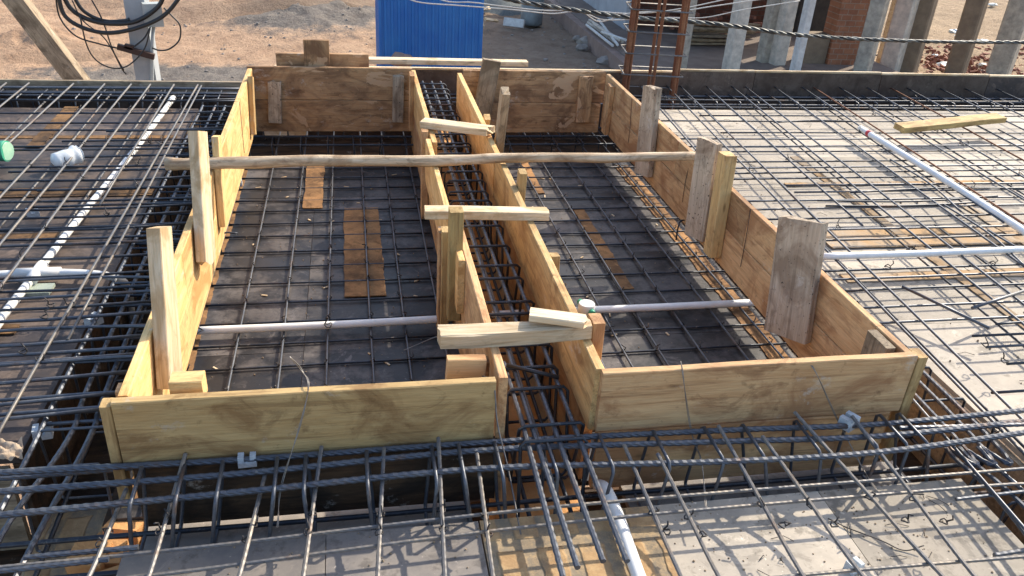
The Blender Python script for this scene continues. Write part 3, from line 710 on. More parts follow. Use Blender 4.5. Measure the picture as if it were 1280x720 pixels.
# --- front deck mat
t = thing('rebar_mat', 'ribbed rebar mat over the front decks nearest the camera', 'rebar mat', (.5, 1.2, .04))
zf = .075
for q in ([(-30, 712), (250, 684), (700, 633), (1200, 592), (1300, 584)], [(60, 735), (250, 712), (700, 654), (1200, 610), (1300, 604)], [(600, 760), (1000, 719), (1300, 694)]):
    bar(t, crom([P(x, y, zf) for x, y in q], 5), .0046, 'steel_dust_sunlit', .009, n=7)
fy = [((232, 567), (188, 715), .14), ((333, 587), (299, 720), .11), ((402, 558), (379, 720), .14), ((158, 611), (114, 715), .1), ((480, 560), (472, 720), .13), ((548, 547), (556, 720), .15), ((596, 567), (616, 720), .12),
      ((780, 556), (851, 720), .13), ((822, 567), (898, 720), .13), ((898, 532), (1004, 720), .15), ((953, 545), (1073, 713), .14), ((993, 515), (1178, 720), .16), ((1065, 520), (1218, 720), .15)]
for a_, b_, zt in fy:
    p1, p0 = P(*a_, zt), P(*b_, zf + .009); e = p0 + (p0 - P(a_[0] * .25 + b_[0] * .75, a_[1] * .25 + b_[1] * .75, zf + .02)) * 4
    mid = P((a_[0] + b_[0]) / 2, (a_[1] + b_[1]) / 2, zf + .015)
    e.z = zf
    bar(t, crom([p1, mid, p0, e], 8), .0052, 'steel_dust_sunlit', .009, n=7)
for a_ in fy:
    for qy in (0, 1):
        x = a_[0][0] + (a_[1][0] - a_[0][0]) * (.5 + .25 * qy); tie(t, P(x, a_[0][1] + (a_[1][1] - a_[0][1]) * (.52 + .14 * qy), zf + .012), .009)
bar(t, [P(30, 697, .07), P(173, 684, .085)], .006, 'steel', .01); bar(t, [P(-10, 715, .07), P(136, 699, .085)], .006, 'steel', .01)
bar(t, [P(1243, 694, .05), P(1330, 680, .05)], .006, 'steel', .01); bar(t, [P(1195, 624, .07), P(1300, 612, .07)], .005, 'steel', .01)
# --- left cage
t = thing('rebar_cage', 'beam cage in the black trough left of the left box', 'rebar cage', (-.76, 3.2, -.1))
for q in ([(156, 430), (115, 540), (62, 640), (18, 725)], [(133, 430), (90, 540), (20, 640), (-15, 700)], [(104, 430), (50, 540), (0, 640), (-30, 690)]):
    pts = [P(x, y, .045) for x, y in q]; far = V((pts[0].x + .0, 4.9, .045))
    bar(t, crom([far] + pts, 8), .0068, 'steel', .011)
for x in (-.84, -.66): bar(t, [(x, 1.2, -.22), (x, 5.0, -.22)], .007, 'steel_dark')
Y = 1.75; i = 0
while Y < 4.9:
    stirrup(t, (-.755, Y, -.085), .1, .135, 'y', .0042, 'steel' if Y < 3 else 'steel_dark', rnd.uniform(-.2, .2)); Y += rnd.choice((.13, .15, .18)); i += 1
# --- right cage
t = thing('rebar_cage', 'beam cage in the trough right of the right box', 'rebar cage', (1.75, 3, -.1))
for q in ([(1150, 500), (1182, 560), (1238, 613), (1300, 690)], [(1172, 500), (1200, 560), (1258, 612), (1320, 672)], [(1188, 498), (1224, 560), (1278, 613), (1330, 660)]):
    pts = [P(x, y, .06) for x, y in q]; bar(t, crom([V((pts[0].x + .02, 4.9, .05))] + pts, 8), .006, 'steel', .011)
for x in (1.66, 1.84): bar(t, [(x, .9, -.22), (x, 5.0, -.22)], .007, 'steel_dark')
Y = 1.2
while Y < 4.9:
    stirrup(t, (1.745, Y, -.08), .1, .135, 'y', .0042, 'steel_dark', rnd.uniform(-.25, .25)); Y += rnd.choice((.14, .16, .2))
# --- channel cage
t = thing('rebar_cage', 'narrow beam cage inside the middle channel between the boxes', 'rebar cage', (.48, 3.2, 0))
zk = .13
for q, ye in (([(657, 544), (704, 722)], 2.0), ([(648, 480), (722, 710)], 5.2), ([(673, 480), (754, 702)], 5.2), ([(700, 487), (784, 702)], 5.2)):
    pts = [P(x, y, zk) for x, y in q]; d = (pts[0] - pts[1]).normalized()
    L = (ye - pts[1].y); far = V((pts[0].x + (.0 if ye > 4 else .0), ye, .12 if ye > 4 else zk))
    bar(t, crom([far, pts[0].lerp(far, .5) + V((0, 0, 0)), pts[0], pts[1]], 10), .0068, 'steel', .011)
for x in (.43, .55): bar(t, [(x, 1.5, -.11), (x, 5.2, -.11)], .0065, 'steel_dark')
for x in (.49,): bar(t, [(x, 1.55, 0), (x, 5.2, 0)], .005, 'steel_dust_sunlit')
Y = 1.6; i = 0
while Y < 5.1:
    stirrup(t, (.485 + rnd.uniform(-.008, .008), Y, .012), .088, .13, 'y', .0052, 'steel_dark', rnd.uniform(-.35, .35)); Y += rnd.choice((.09, .12, .14)); i += 1
bar(t, [P(632, 456, .16), P(698, 472, .14)], .0065, 'steel_dark', name='loose_bar'); bar(t, [P(470, 0, .1), P(470, 0, .1) + V((.001, 0, 0))], .001) if False else None
# --- back cage
t = thing('rebar_cage', 'dense beam cage along the far edge of the roof', 'rebar cage', (1, 5.15, 0))
for y, z in ((5.06, .02), (5.14, .03), (5.22, .03), (5.27, .01), (5.06, -.2), (5.25, -.2)):
    bar(t, [(-3.4, y, z), (1.2, y + rnd.uniform(-.02, .02), z + .005), ], .0065, 'steel'); bar(t, [(1.0, y + .01, z), (6.3, y + rnd.uniform(-.02, .02), z)], .0065, 'steel')
for y, z in ((4.98, .045), (5.1, .055), (5.19, .06), (5.24, .05)): bar(t, [(-3.3, y, z), (-.6, y + .02, z)], .006, 'steel')
X = -3.2
while X < 6:
    stirrup(t, (X, 5.155, -.085), .11, .125, 'x', .0045, 'steel', rnd.uniform(-.15, .15)); X += rnd.choice((.13, .15, .17)) if X > -.7 else rnd.choice((.09, .12))
t = thing('rebar_cage', 'low cage bars in the gap under the two back walls', 'rebar cage', (.5, 4.65, -.2))
for y, z in ((4.6, -.09), (4.72, -.08), (4.6, -.24), (4.75, -.24)): bar(t, [(-.66, y, z), (1.58, y, z)], .0065, 'steel_dark')
X = -.6
while X < 1.55:
    stirrup(t, (X, 4.66, -.165), .08, .085, 'x', .004, 'steel_dark', rnd.uniform(-.1, .1)); X += .15
# --- rusty column
t = thing('column_rebar', 'rusty column cage of upright bars rising from the far roof edge', 'column rebar', (1.93, 5.16, -.25))
for x, y in ((1.742, 5.1), (1.772, 5.12), (1.93, 5.09), (1.945, 5.2), (2.09, 5.1), (2.115, 5.13), (1.79, 5.26), (2.13, 5.25)):
    bar(t, [(x, y, -.25), (x + rnd.uniform(-.01, .015), y, 1.25)], .0115, 'rust', 0, n=8)
for i in range(10):
    z = .075 + .135 * i
    stz = MB().tube([(1.728, 5.085, z), (2.13, 5.085, z - .012), (2.145, 5.27, z), (1.745, 5.275, z + .01), (1.728, 5.085, z), (1.70, 5.06, z + .012)], .005, 6); build('stirrup', stz, 'steel_dust_sunlit', t)

# ================================================================== PIPES
def pipe(name, label, pts, r=.0125, mat='pvc', n=12):
    t = thing(name, label, 'pipe', V(pts[0]))
    build('tube', MB().tube(crom(pts, 5), r, n), mat, t); return t
a_, b_ = P(217, 122, .03), P(-10, 412, .03)
t = pipe('conduit_pipe', 'long white conduit running back to front on the left deck', [a_, a_.lerp(b_, .33) + V((.01, 0, 0)), a_.lerp(b_, .66), b_], .0145)
tb = t.children[0]
for f in (.02, .995): build('coupling', MB().tube([a_.lerp(b_, max(0, f - .015)), a_.lerp(b_, f + .012)], .018, 12), 'pvc', tb)
p = P(46, 341, .035); d = (b_ - a_).normalized()
build('tee_joint', MB().tube([p - d * .06, p + d * .06], .021, 12), 'pvc', tb); build('tee_joint', MB().tube([p + V((-.07, 0, 0)), p + V((.08, 0, 0))], .019, 12), 'pvc', tb)
t = pipe('conduit_pipe', 'short white conduit branching off the tee on the left deck into the trough', [P(-30, 345, .035), P(46, 341, .035), P(110, 342, .035), P(146, 348, .03), P(160, 362, -.06), P(165, 400, -.25)], .014)
p = P(48, 362, .012); build('joint_plate', MB().box(p, (.09, .07, .012)), 'jplate', t)
t = pipe('conduit_pipe', 'white conduit crossing the floor of the left box', [P(232, 414, BZ + .034), P(400, 407, BZ + .034), P(566, 398, BZ + .034)], .0145)
for x, y in ((410, 406), (249, 413), (551, 399)): tie(t, P(x, y, BZ + .05), .014)
t = pipe('conduit_pipe', 'white conduit crossing the floor of the right box', [P(690, 389, BZ + .034), P(800, 385, BZ + .034), P(945, 378, BZ + .034)], .0145)
t = thing('junction_box', 'small white round junction box with green ends on the right box conduit', 'junction box', P(733, 386, BZ + .05))
p = P(733, 385, BZ + .06)
build('body', MB().tube([p - V((0, 0, .022)), p - V((0, 0, .018)), p + V((0, 0, .018)), p + V((0, 0, .022))], lambda f: .032 if .2 < f < .8 else .029, 18), 'pvc', t)
jb = t.children[0]
for s_ in (-1, 1): build('end_cap', MB().tube([p + V((.012 * s_ * -1, s_ * .03, 0)), p + V((.012 * s_ * -1, s_ * .05, 0))], .013, 12), 'pvc_cap', jb)
t = pipe('conduit_pipe', 'long white conduit slanting across the right deck, with a red mark near its end', [P(1075, 160, .09), P(1160, 212, .092), P(1220, 250, .088), P(1300, 302, .088)], .017)
q = P(1075, 160, .09).lerp(P(1160, 212, .092), .13); q2 = P(1075, 160, .09).lerp(P(1160, 212, .092), .17); build('red_mark', MB().tube([q, q2], .0183, 12), plain('red_tape', (.6, .03, .04), (.5, .02, .03)), t.children[0])
pipe('conduit_pipe', 'white conduit lying across the right deck from the box wall', [P(1020, 321, .094), P(1150, 317, .094), P(1300, 311, .094)], .0145)
pipe('conduit_pipe', 'stout white pipe end rising from the trough onto the orange bricks', [P(748, 606, -.05), P(757, 612, .03), P(772, 645, .035), P(800, 725, .035), P(850, 860, .035)], .0165)
pipe('conduit_pipe', 'bit of white conduit passing through the middle channel', [P(615, 393, -.02), P(655, 391, -.02)], .0125)

# ================================================================== SMALL THINGS
def cover(label, p, s_=.045, rot=.3):
    t = MB(); R = Matrix.Rotation(rot, 3, 'Z'); p = V(p)
    t.box(p + V((0, 0, s_ * .25)), (s_ * 1.3, s_, s_ * .5), R); t.box(p + R @ V((-s_ * .42, 0, s_ * .7)), (s_ * .42, s_ * .98, s_ * .4), R); t.box(p + R @ V((s_ * .42, 0, s_ * .7)), (s_ * .42, s_ * .98, s_ * .4), R)
    return tag(build('cover_block', t, 'cover'), label, 'cover block', 'pale concrete cover blocks')
cover('pale cover block on the front cage below the left front board', P(309, 571, .12) - V((0, 0, .02)), .034, .05)
cover('pale cover block wedged on the front cage near the right end of that board', P(1062, 524, .13) - V((0, 0, .025)), .038, .5)
cover('pale cover block on the trough floor beneath the front cage, left part', P(278, 664, -.25), .034, .1)
cover('pale cover block under a bar at the bottom edge of the right front deck', P(1066, 712, 0), .028, .3)
cover('pale cover block under the left deck bars above the tee joint', P(42, 270, .0), .036, .4)
cover('pale cover block at the left edge of the left box floor', P(297, 232, BZ), .036, .1)
cover('pale cover block low in the near left trough beside the rag', P(55, 545, 0), .036, .2)
cover('pale cover block at the deck edge left of the nearest tall stake', P(118, 405, 0), .036, .9)
# crushed bottle
p, q = P(66, 203, .05), P(100, 192, .06); mb = MB()
mb.tube(crom([p, p.lerp(q, .15), p.lerp(q, .45), p.lerp(q, .7), q.lerp(p, .08), q], 3), lambda f: (.012 + .03 * min(1, f * 6)) * (1 + .07 * math.sin(f * 19)), 14)
for i, v_ in enumerate(mb.v): mb.v[i] = v_ + noise.noise_vector(v_ * 30) * .008
tag(build('plastic_bottle', mb, 'bottle'), 'crumpled clear plastic bottle lying on the left rebar', 'bottle')
# green fitting
t = thing('pipe_fitting', 'green plastic pipe fitting at the left picture edge', 'pipe fitting', P(5, 190, .06))
p = P(10, 189, .07); build('body', MB().tube([p + V((-.2, .06, 0)), p + V((.0, 0, 0))], .043, 18), 'mint', t); build('rim', MB().tube([p + V((-.03, .005, 0)), p + V((-.004, .0007, 0))], .049, 18), 'pvc_cap', t)
# rag
mb = MB(); n_ = 14
for i in range(n_):
    for j in range(n_):
        x = P(-6 + 36 * i / (n_ - 1), 578 - 24 * j / (n_ - 1), 0.01); z = .012 + .02 * (noise.noise(V((i * .35, j * .35, 2))) + .5)
        mb.v.append(V((x.x, x.y, z)))
for i in range(n_ - 1):
    for j in range(n_ - 1): a0 = i * n_ + j; mb.face(a0, a0 + n_, a0 + n_ + 1, a0 + 1, sm=True)
tag(build('rag', mb, 'rag'), 'crumpled beige rag on the deck corner at lower left', 'rag')
# loose plank on right mat
o = plank('timber_plank', P(1124, 160, .115), P(1252, 147, .13), (-.3, 1, .1), .085, .035, 'yellow', jag=.03, warp=.004); tag(o, 'loose yellowish plank lying on the right rebar mat', 'plank')
# long tie wires hanging over front boards
def hang(label, pts, r=.0011, mat='wire', dbl=True):
    mb = MB(); q = crom(pts, 8); mb.tube(q, r, 5)
    if dbl: mb.tube([p + V((.003 * math.sin(i * .35), .002, .0)) for i, p in enumerate(q)], r, 5)
    tag(build('hanging_wire', mb, mat), label, 'wire')
hang('pale twisted wire hanging over the left front board', [P(362, 446, .36), PY(378, 465, 1.75), P(386, 483, .31), PY(372, 540, 1.62), PY(352, 610, 1.55), P(346, 660, .07)])
hang('thin wire hanging over the left end of the right front board', [PY(851, 452, 1.69), PY(855, 480, 1.66), PY(866, 545, 1.64), PY(877, 580, 1.55), P(884, 640, .06)])
hang('pale double wire hanging over the middle of the right front board', [PY(1006, 447, 1.7), PY(1022, 470, 1.66), PY(1050, 530, 1.64), PY(1075, 580, 1.52), P(1098, 615, .08)])
hang('single wire bent over the right end of the left front board', [PY(603, 470, 1.75), PY(617, 480, 1.68), PY(622, 530, 1.64), PY(636, 590, 1.56), P(651, 668, .05)], .0022, 'steel_dust_sunlit', False)
hang('loose black wire curled on the right front deck', [P(1035, 648, .004), P(1060, 660, .006), P(1100, 675, .01), P(1130, 688, .004), P(1155, 682, .02)], .0016, 'wire_dark', False)
hang('fine wire tangle on the left box floor beside the front block', [P(505, 438, BZ + .03), P(535, 425, BZ + .05), P(550, 420, BZ + .06)], .0014, 'wire', True)
# pebbles
mb = MB(); r_ = random.Random(5)
for i in range(420):
    x = r_.uniform(.74, 1.6) if r_.random() < .75 else r_.uniform(-.5, .27); y = 1.5 - abs(r_.gauss(0, .28))
    s_ = r_.uniform(.001, .0035); mb.blob((x, y, s_ * .5), s_, i, .4, 1)
for i in range(500):
    x = r_.uniform(-.55, 1.5); y = r_.uniform(1.9, 4.3)
    if .3 < x < .66: continue
    s_ = r_.uniform(.0012, .0035); mb.blob((x, y, BZ + s_ * .5), s_, i, .4, 1)
for i in range(200):
    s_ = r_.uniform(.002, .005); mb.blob((r_.uniform(1.95, 4), r_.uniform(1.8, 4.9), s_ * .5), s_, i, .4, 1)
tag(build('grit', mb, 'pebble'), 'small grit and crumbs scattered over the decks', 'grit', None, 'stuff')
mb = MB()
for i in range(70):
    p = V((r_.uniform(1.95, 3.8), r_.uniform(1.7, 4.8), .003)) if i < 50 else V((r_.uniform(.75, 1.55), r_.uniform(.9, 1.45), .003))
    d = V((r_.uniform(-1, 1), r_.uniform(-1, 1), 0)).normalized() * r_.uniform(.02, .07)
    mb.tube([p, p + d * .5 + V((r_.uniform(-.008, .008), r_.uniform(-.008, .008), .006)), p + d], .0011, 4)
tag(build('wire_scraps', mb, 'wire_dark'), 'short scraps of tie wire scattered on the pale decks', 'wire scraps', None, 'stuff')
# wood chips
mb = MB()
for i in range(26):
    mb.box((r_.uniform(-.5, .3), r_.uniform(1.9, 4.2), BZ + .003), (r_.uniform(.012, .035), .006, .003), Matrix.Rotation(r_.random() * 3, 3, 'Z'))
for i in range(18):
    mb.box((r_.uniform(.7, 1.45), r_.uniform(1.9, 4.2), BZ + .003), (r_.uniform(.012, .035), .006, .003), Matrix.Rotation(r_.random() * 3, 3, 'Z'))
tag(build('wood_chips', mb, 'raw'), 'tiny pale wood chips scattered on the sunken box floors', 'wood chips', None, 'stuff')

# ================================================================== GROUND AND BACKGROUND
GZ = -2.6
def gh(x, y):
    h = .12 * noise.noise(V((x * .35, y * .35, 1))) + .045 * noise.noise(V((x * 1.1, y * 1.1, 4))) + .035 * noise.noise(V((x * 3, y * 3, 9))) + .035 * noise.noise(V((x * 7, y * 7, 2)))
    g0 = GRAVEL[0]; q = ((x - g0[0]) / 2.6) ** 2 + ((y - g0[1]) / 2.6) ** 2
    h += .45 * math.exp(-q * 1.6) * (1 + .35 * noise.noise(V((x * 2, y * 2, 30))))
    k_ = max(0, min(1, (y - 9) / 3)) * max(0, min(1, (60 - y) / 20))
    return GZ + h * k_
mb = MB(); nx, ny = 420, 300
xs = [-14 + 44 * i / (nx - 1) for i in range(nx)]; ys_ = [9 + 31 * (j / (ny - 1)) for j in range(ny)]
xs = [-900, -200, -50] + xs + [60, 220, 900]; ys_ = [-300, -40, 0] + ys_ + [50, 80, 200, 1200]
for y in ys_:
    for x in xs: mb.v.append(V((x, y, gh(x, y))))
W_ = len(xs)
for j in range(len(ys_) - 1):
    for i in range(W_ - 1): a0 = j * W_ + i; mb.face(a0, a0 + 1, a0 + W_ + 1, a0 + W_, sm=True)
tag(build('ground', mb, 'soil', origin=(0, 0, 0)), None, None, None, 'structure')

def heap(name, label, c_, rx, ry, h, mat, seed, rough=.12):
    mb = MB(); n_, m_ = 28, 56
    for i in range(n_ + 1):
        f = i / n_
        for j in range(m_):
            a_ = 2 * math.pi * j / m_; k_ = 1 + .25 * noise.noise(V((math.cos(a_) * 1.5, math.sin(a_) * 1.5, seed)))
            x = c_[0] + rx * f * k_ * math.cos(a_); y = c_[1] + ry * f * k_ * math.sin(a_)
            z = gh(x, y) - .03 + h * max(0, (1 - f)) ** .9 * (1 - .25 * (1 - f) ** 2) * (1 + .4 * noise.noise(V((x * .9, y * .9, seed)))) + rough * noise.noise(V((x * 3, y * 3, seed))) * (1 - f * f) + rough * .5 * noise.noise(V((x * 9, y * 9, seed))) * (1 - f * f)
            mb.v.append(V((x, y, z)))
    for i in range(n_):
        for j in range(m_): a0 = i * m_ + j; b0 = i * m_ + (j + 1) % m_; mb.face(a0, b0, b0 + m_, a0 + m_, sm=True)
    return tag(build(name, mb, mat), label, 'heap', None, 'stuff')
heap('sand_heap', 'tan sand heap at the left behind the leaning post', (P(40, 70, GZ).x, P(40, 70, GZ).y + .6, GZ), 1.8, 1.2, .5, 'soil', 8, .06)
heap('sand_heap', 'tan sand heap behind the grey gravel, far left', (-3.2, 22.5, GZ), 4.5, 2.2, .7, 'soil', 12, .08)
# stones on the ground
st = random.Random(11)
for i, (lb, px, py, r) in enumerate([('pale angular stone beside the reddish plinth edge', 735, 57, .2), ('flat grey stone in front of the pale angular one', 727, 62, .13), ('rounded stone near the end of the reddish plinth', 757, 80, .17), ('pale pinkish stone at the foot of the blue cabin', 502, 72, .12), ('dark stone between the plinth and the pale angular stone', 722, 50, .1)]):
    p = P(px, py, GZ); 
    if i == 3: p = PY(502, 75, 9.7); 
    tag(build('stone', MB().blob((p.x, p.y, GZ + r * .3 if i != 3 else p.z), r, i + 2, .5, 2, (1.2, 1, .7)), 'redstone' if i == 3 else 'stone'), lb, 'stone')
mb = MB()
for i in range(650):
    x, y = st.uniform(-6, 13), st.uniform(15, 26); r = st.uniform(.012, .035) * (1.5 if st.random() < .1 else 1)
    mb.blob((x, y, gh(x, y) + r * .2), r, i, .5, 1, (1.2, 1, .7))
tag(build('pebbles', mb, 'stone'), 'scattered stones and clods on the bare ground', 'stones', None, 'stuff')

# blue cabin
t = thing('blue_cabin', 'blue corrugated steel cabin standing on the bare ground', 'cabin', (.95, 10.6, GZ))
x0, x1, y0, y1, zt = .345, 1.545, 10.0, 11.2, -.05
def corr(p0, p1, z0, z1, nrm):
    mb = MB(); p0, p1 = V(p0), V(p1); L = (p1 - p0).length; k_ = int(L / .075); d = (p1 - p0) / L; pts = []
    for i in range(k_):
        b0 = L * i / k_; w_ = L / k_
        pts += [(b0, 0), (b0 + w_ * .55, 0), (b0 + w_ * .62, .012), (b0 + w_ * .93, .012)]
    pts.append((L, 0))
    for s_, o_ in pts:
        q = p0 + d * s_ + V(nrm) * o_; mb.v += [V((q.x, q.y, z0)), V((q.x, q.y, z1))]
    for i in range(len(pts) - 1): mb.face(2 * i, 2 * i + 2, 2 * i + 3, 2 * i + 1)
    return mb
for nm, p0, p1, nr in (('wall_sheet', (x0, y0), (x1, y0), (0, -1)), ('wall_sheet', (x1, y0), (x1, y1), (1, 0)), ('wall_sheet', (x1, y1), (x0, y1), (0, 1)), ('wall_sheet', (x0, y1), (x0, y0), (-1, 0))):
    build(nm, corr(p0 + (0,), p1 + (0,), GZ + .05, zt, nr + (0,)), 'blue', t)
build('roof', MB().box(((x0 + x1) / 2, (y0 + y1) / 2, zt + .03), (1.3, 1.3, .05)), 'blue', t)
for x in (x0, x1):
    for y in (y0, y1): build('corner_post', MB().box((x, y, (GZ + zt) / 2), (.03, .03, zt - GZ)), 'blue', t)

# utility pole
t = thing('utility_pole', 'pale grey concrete utility pole with a meter box', 'pole', (-2.09, 9, GZ))
mb = MB()
for z, hw in ((GZ, .105), (5.5, .08)):
    for x, y in ((-1, -1), (1, -1), (1, 1), (-1, 1)): mb.v.append(V((-2.09 + x * hw + .0, 9.1 + y * hw * 1.1, z)))
for k_ in range(4): mb.face(k_, (k_ + 1) % 4, 4 + (k_ + 1) % 4, 4 + k_)
mb.face(4, 5, 6, 7); build('shaft', mb, 'polecon', t)
b0 = PY(191, 18, 8.95); build('meter_box', MB().box(b0, (.17, .12, .22), Matrix.Rotation(.3, 3, 'Z')), 'box_grey', t)
build('conduit', MB().tube([PY(192, 33, 8.97), PY(190, 60, 8.97), PY(190, 100, 8.97), PY(190, 100, 8.97) + V((0, 0, -1.6))], .018, 8), 'box_grey', t)
p, q = PY(147, 58, 8.93), PY(193, 71, 8.93); d = (q - p).normalized(); up = V((-d.z, 0, d.x))
R = Matrix((d, V((0, 1, 0)), up)).transposed()
cb = build('crossarm', MB().box((p + q) / 2, ((q - p).length, .05, .055), R).box(p + (q - p) * .3 + up * .03, (.08, .05, .04), R), 'rustbrown', t)
def cable(label, pts, r, mat='cable', name='cable', Y=8.85):
    return tag(build(name, MB().tube(crom([PY(x, y, Y) for x, y in pts], 8), r, 7), mat), label, 'cable')
cable('thick black cable loop, upper of the big coils left of the pole', [(78, -8), (88, 10), (105, 22), (130, 29), (160, 29), (180, 22), (198, 8), (206, -8)], .022)
cable('thick black cable loop, lowest of the big coils left of the pole', [(72, -8), (80, 18), (100, 33), (130, 41), (160, 38), (190, 28), (210, 15), (228, -8)], .020, Y=8.8)
cable('black cable loop between the two thick coils', [(90, -8), (105, 14), (130, 26), (155, 26), (162, 24)], .018, Y=8.87)
cable('thin black cable loop hanging lowest and ending at the crossarm', [(69, -8), (75, 22), (95, 45), (125, 55), (146, 60)], .008, Y=8.82)
cable('thin cable running down from the upper left past the crossarm', [(112, -5), (128, 25), (140, 60), (152, 85), (158, 93)], .007, Y=8.84)
cable('thin cable beside it, steeper, meeting it near the pole foot', [(90, 0), (103, 25), (128, 45), (140, 62), (155, 88)], .006, Y=8.83)
cable('thin dangling cable loop reaching the foot of the pole', [(100, 20), (108, 55), (120, 75), (140, 85), (160, 82), (180, 62), (188, 35)], .007, Y=8.81)
cable('thin cable loop to the right of the meter box', [(205, 10), (215, 20), (225, 32), (224, 50), (212, 61), (200, 63), (190, 60)], .008, Y=8.86)
cable('short black cable drooping under the meter box to the crossarm', [(188, 34), (180, 48), (168, 58)], .008, Y=8.86)
# leaning prop
a_, b_ = PY(20, 0, 7.6), PY(93, 95, 7.6); d = (b_ - a_).normalized()
b2 = a_ + d * ((GZ - a_.z) / d.z); a2 = a_ - d * 1.6
o = plank('leaning_post', b2, a2, (1, 0, 0), .15, .13, 'weather'); tag(o, 'weathered timber post leaning to the left beyond the left deck', 'post')

# overhead cables
main = [PY(x, y, 8) for x, y in ((540, -25), (640, 0), (715, 12), (790, 22), (850, 26), (920, 33), (1000, 44), (1130, 51), (1300, 53), (1450, 48))]
q = crom(main, 16); t = thing('service_cable', 'thick twisted grey service cable sagging across the right background', 'cable', q[0])
for k_ in range(3):
    pts = []; acc = 0
    for i, p in enumerate(q):
        if i: acc += (p - q[i - 1]).length
        a_ = acc / .3 * 2 * math.pi + k_ * 2.094; pts.append(p + V((0, math.cos(a_), math.sin(a_))) * .013)
    build('strand', MB().tube(pts, .0115, 6), 'cable_g' if k_ else 'cable', t)
def wwire(label, pts, Y, r=.006):
    return tag(build('cable', MB().tube(crom([PY(x, y, Y) for x, y in pts], 8), r, 6), 'whitewire'), label, 'cable')
wwire('thin white wire, upper of two crossing the blue cabin', [(530, -8), (560, 2), (590, 3), (630, 8), (680, 13), (730, 13), (790, 17), (850, 11), (930, -6)], 8.6)
wwire('thin white wire, lower of two crossing the blue cabin', [(500, -6), (525, 3), (575, 7), (640, 12), (690, 17), (725, 14), (750, 27), (790, 16), (850, 14), (890, 8), (1000, -8)], 8.4)
wwire('loose pale wire crossing behind the rusty bars to the first grey post', [(735, 18), (760, 25), (830, 22), (880, 22), (930, 12), (1000, 1)], 8.2, .005)

# neighbouring building
FZ = -2.3
pl_ = [P(700, 18, FZ), P(765, 80, FZ)]
t = thing('building', 'unfinished neighbouring house with dark open bays and brick walls', 'house', (8, 18, GZ))
xL = 5.35
build('plinth', MB().box(((xL + 11.2) / 2, 19.5, (GZ + FZ) / 2 - .1), (11.2 - xL, 9.5, FZ - GZ + .2)), ['redstone'], t)
build('plinth_top', MB().box(((xL + 11.2) / 2 + .1, 19.5, FZ + .006), (11.2 - xL - .2, 9.3, .012)), 'dusty', t)
build('side_wall', MB().box((6.45, 21.6, -.7), (.2, 5.0, 3.3)), 'limewall', t)
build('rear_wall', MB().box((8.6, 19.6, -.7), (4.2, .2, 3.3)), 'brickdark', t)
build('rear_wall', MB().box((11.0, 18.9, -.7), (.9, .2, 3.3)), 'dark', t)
build('added_shade_slab', MB().box((8.7, 19.2, 1.0), (5.6, 5.0, .15)), 'concrete', t)  # unseen roof slab, added so the bays below lie in shadow
bp0, bp1 = P(1036, 82, FZ), P(1069, 84, FZ)
build('brick_pier', MB().box(((bp0.x + bp1.x) / 2, bp0.y + .25, -.7), (bp1.x - bp0.x + .05, .45, 3.3)), 'brick', t)
build('brick_pier', MB().box((bp1.x + .2, bp0.y + .5, -.7), (.3, .3, 3.3)), 'brick', t)
build('low_block', MB().box((bp0.x - .3, bp0.y + .3, FZ + .3), (.5, .4, .6)), 'concrete_b', t)
build('beam', MB().box((7.4, 19.3, -1.1), (1.6, .2, .25)), 'concrete_b', t)
def post(label, px, py, wpx, mat, rot, z=FZ, ztop=.92, name='concrete_post'):
    p = P(px, py, z); wd = wpx * (p - V((0, 0, CAMZ))).length / FOC / 1.25
    R = Matrix.Rotation(rot, 3, 'Z')
    mb = MB(); n0 = 0
    ch = wd * .08
    prof = [(-.5, -.5 + .08), (-.5 + .08, -.5), (.5 - .08, -.5), (.5, -.5 + .08), (.5, .5 - .08), (.5 - .08, .5), (-.5 + .08, .5), (-.5, .5 - .08)]
    for zz in (z - .1, ztop):
        for x, y in prof: mb.v.append(V((p.x, p.y + .1, zz)) + R @ V((x * wd, y * wd, 0)))
    for k_ in range(8): mb.face(k_, (k_ + 1) % 8, 8 + (k_ + 1) % 8, 8 + k_)
    mb.face(*range(8, 16))
    return tag(build(name, mb, mat), label, 'post', 'posts before the neighbouring house')
post('narrow grey post half hidden behind the rusty column bars', 853, 89, 13, 'concrete', .5)
post('pale grey concrete post, first one right of the rusty column bars', 915, 91, 20, 'concrete_l', .1)
post('grey concrete post, left one of a close pair', 957, 79, 18, 'concrete', .15)
post('brownish grey concrete post, right one of a close pair', 973, 82, 19, 'concrete_l', .15)
post('slim whitewashed post with dark marks left of the brick pier', 996, 92, 12, 'whitewash', .2, name='whitewashed_post')
post('grey post standing against the right side of the brick pier', 1080, 93, 20, 'concrete', .66)
post('slim cream post in a gap between two grey posts', 1101, 86, 9, 'raw', .6, GZ, 1.5, 'timber_post')
post('bluish grey concrete post right of the cream post', 1113, 94, 24, 'concrete_l', .68, GZ, 2)
post('brown concrete post touching the bluish grey one', 1137, 95, 20, 'concrete_b', .68, GZ, 2)
post('brown concrete post standing alone before the red rubble', 1196, 96, 23, 'concrete_b', .68, GZ, 2)
post('wide grey concrete post, last one at the right', 1250, 97, 27, 'concrete', .68, GZ, 2)
o = bar(None, [P(1277, 97, -.02) + V((0, 0, 0)), P(1277, 97, -.02) + V((.05, 0, 1.2))], .012, 'rust', 0, 'rusty_bar') if False else None
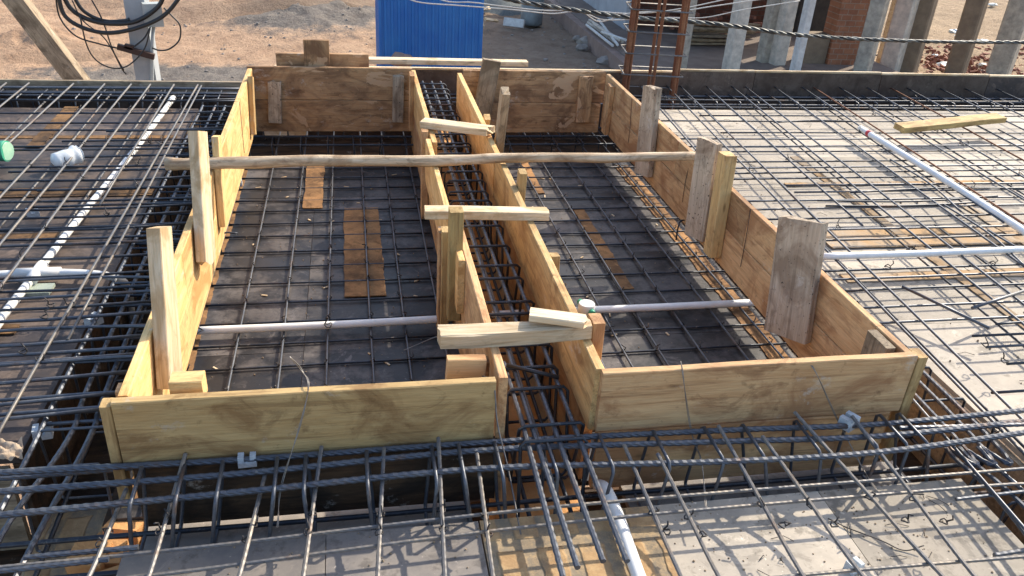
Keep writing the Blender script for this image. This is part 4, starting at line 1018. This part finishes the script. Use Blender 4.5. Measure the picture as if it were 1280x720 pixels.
# planks stack, pipes bundle, barrel, rubble
t = thing('timber_stack', 'stack of split planks in the dark bay behind the first grey post', 'timber stack', (8.2, 17.6, FZ))
for i in range(10):
    p = V((8.0 + st.uniform(-.15, .15), 17.5 + st.uniform(-.2, .2), FZ + .05 + .055 * i)); plank('plank', p + V((-.75, st.uniform(-.1, .1), 0)), p + V((.7, st.uniform(-.1, .1), st.uniform(-.02, .02))), YD, .16, .045, 'weather', t)
for i, (x1_, y1_, x2_, y2_) in enumerate([(735, 28, 770, 54), (733, 31, 766, 57), (737, 25, 778, 52), (748, 24, 772, 56), (742, 30, 774, 50), (752, 40, 782, 50)]):
    a_, b_ = P(x1_, y1_, FZ + .05 + .02 * i), P(x2_, y2_, FZ + .05 + .03 * i)
    tag(build('scaffold_pole', MB().tube([a_, b_], .03, 8), 'whitewash' if i % 2 else 'concrete_l'), 'pale pole lying in a loose bundle on the neighbouring plinth', 'pole', 'poles heaped on the plinth')
p = P(664, 30, GZ); t = thing('metal_drum', 'dull grey metal drum standing beyond the blue cabin', 'drum', p)
build('shell', MB().tube([p, p + V((0, 0, .05)), p + V((0, 0, .9))], .28, 20), 'tin', t); build('rim', MB().tube([p + V((0, 0, .88)), p + V((0, 0, .93))], .3, 20), 'tin', t)
heap('gravel_heap', 'dark grey aggregate heap behind the metal drum', (P(622, 16, GZ).x, P(622, 16, GZ).y + 1.6, GZ), 1.5, 1.8, 1.0, plain('dark_aggregate', (.10, .115, .115), (.16, .175, .17), .95, 20, .6), 22, .05)
o = plank('pale_trough', P(630, 27, GZ + .1), P(655, 30, GZ + .1), (0, .4, 1), .2, .1, 'whitewash'); tag(o, 'small whitish slab lying left of the metal drum', 'slab')
for i, (x1_, y1_, x2_, y2_) in enumerate([(600, 12, 612, 10), (604, -2, 616, 8), (602, 22, 604, 34), (606, 24, 622, 26)]):
    o = plank('scrap_timber', P(x1_, y1_, GZ + .3), P(x2_, y2_, GZ + .15), (0, 1, .3), .08, .04, 'raw'); tag(o, 'pale scrap timber lying against the dark aggregate heap', 'scrap timber', 'scrap timber right of the cabin')
mb = MB()
for i in range(420):
    p = P(st.uniform(1140, 1285), 58 + 40 * st.random() ** .8, GZ); R = Matrix.Rotation(st.random() * 3, 3, V((st.random(), st.random(), 1)).normalized())
    mb.box((p.x, p.y, GZ + st.uniform(-.05, .06)), (st.uniform(.05, .2), st.uniform(.04, .11), .06), R)
tag(build('brick_rubble', mb, 'brickbits'), 'spread of broken red bricks between the right-hand posts', 'rubble', None, 'stuff')
mb = MB()
for x, y, r in ((1180, 84, .11), (1192, 42, .1), (1197, 48, .07), (1226, 55, .12), (1218, 44, .06), (1240, 8, .1), (1226, 84, .07), (1168, 72, .05), (1226, 92, .05)):
    p = P(x, y, GZ); mb.blob((p.x, p.y, GZ + .06), r * 1.2, x, .7, 2, (1.3, 1, .5))
tag(build('litter', mb, 'litter'), 'white plastic litter strewn on the far ground between the posts', 'litter', None, 'stuff')
mb = MB()
for i in range(40):
    x, y = st.uniform(7.2, 9.6), st.uniform(18.4, 19.3); mb.box((x, y, FZ + st.uniform(.05, .5)), (.22, .1, .07), Matrix.Rotation(st.random() * 3, 3, 'Z'))
tag(build('brick_rubble', mb, 'brickbits'), 'loose brown bricks piled in the dark bay of the house', 'rubble', None, 'stuff')
for o in list(C.objects):
    if '_loc' in o: del o['_loc']
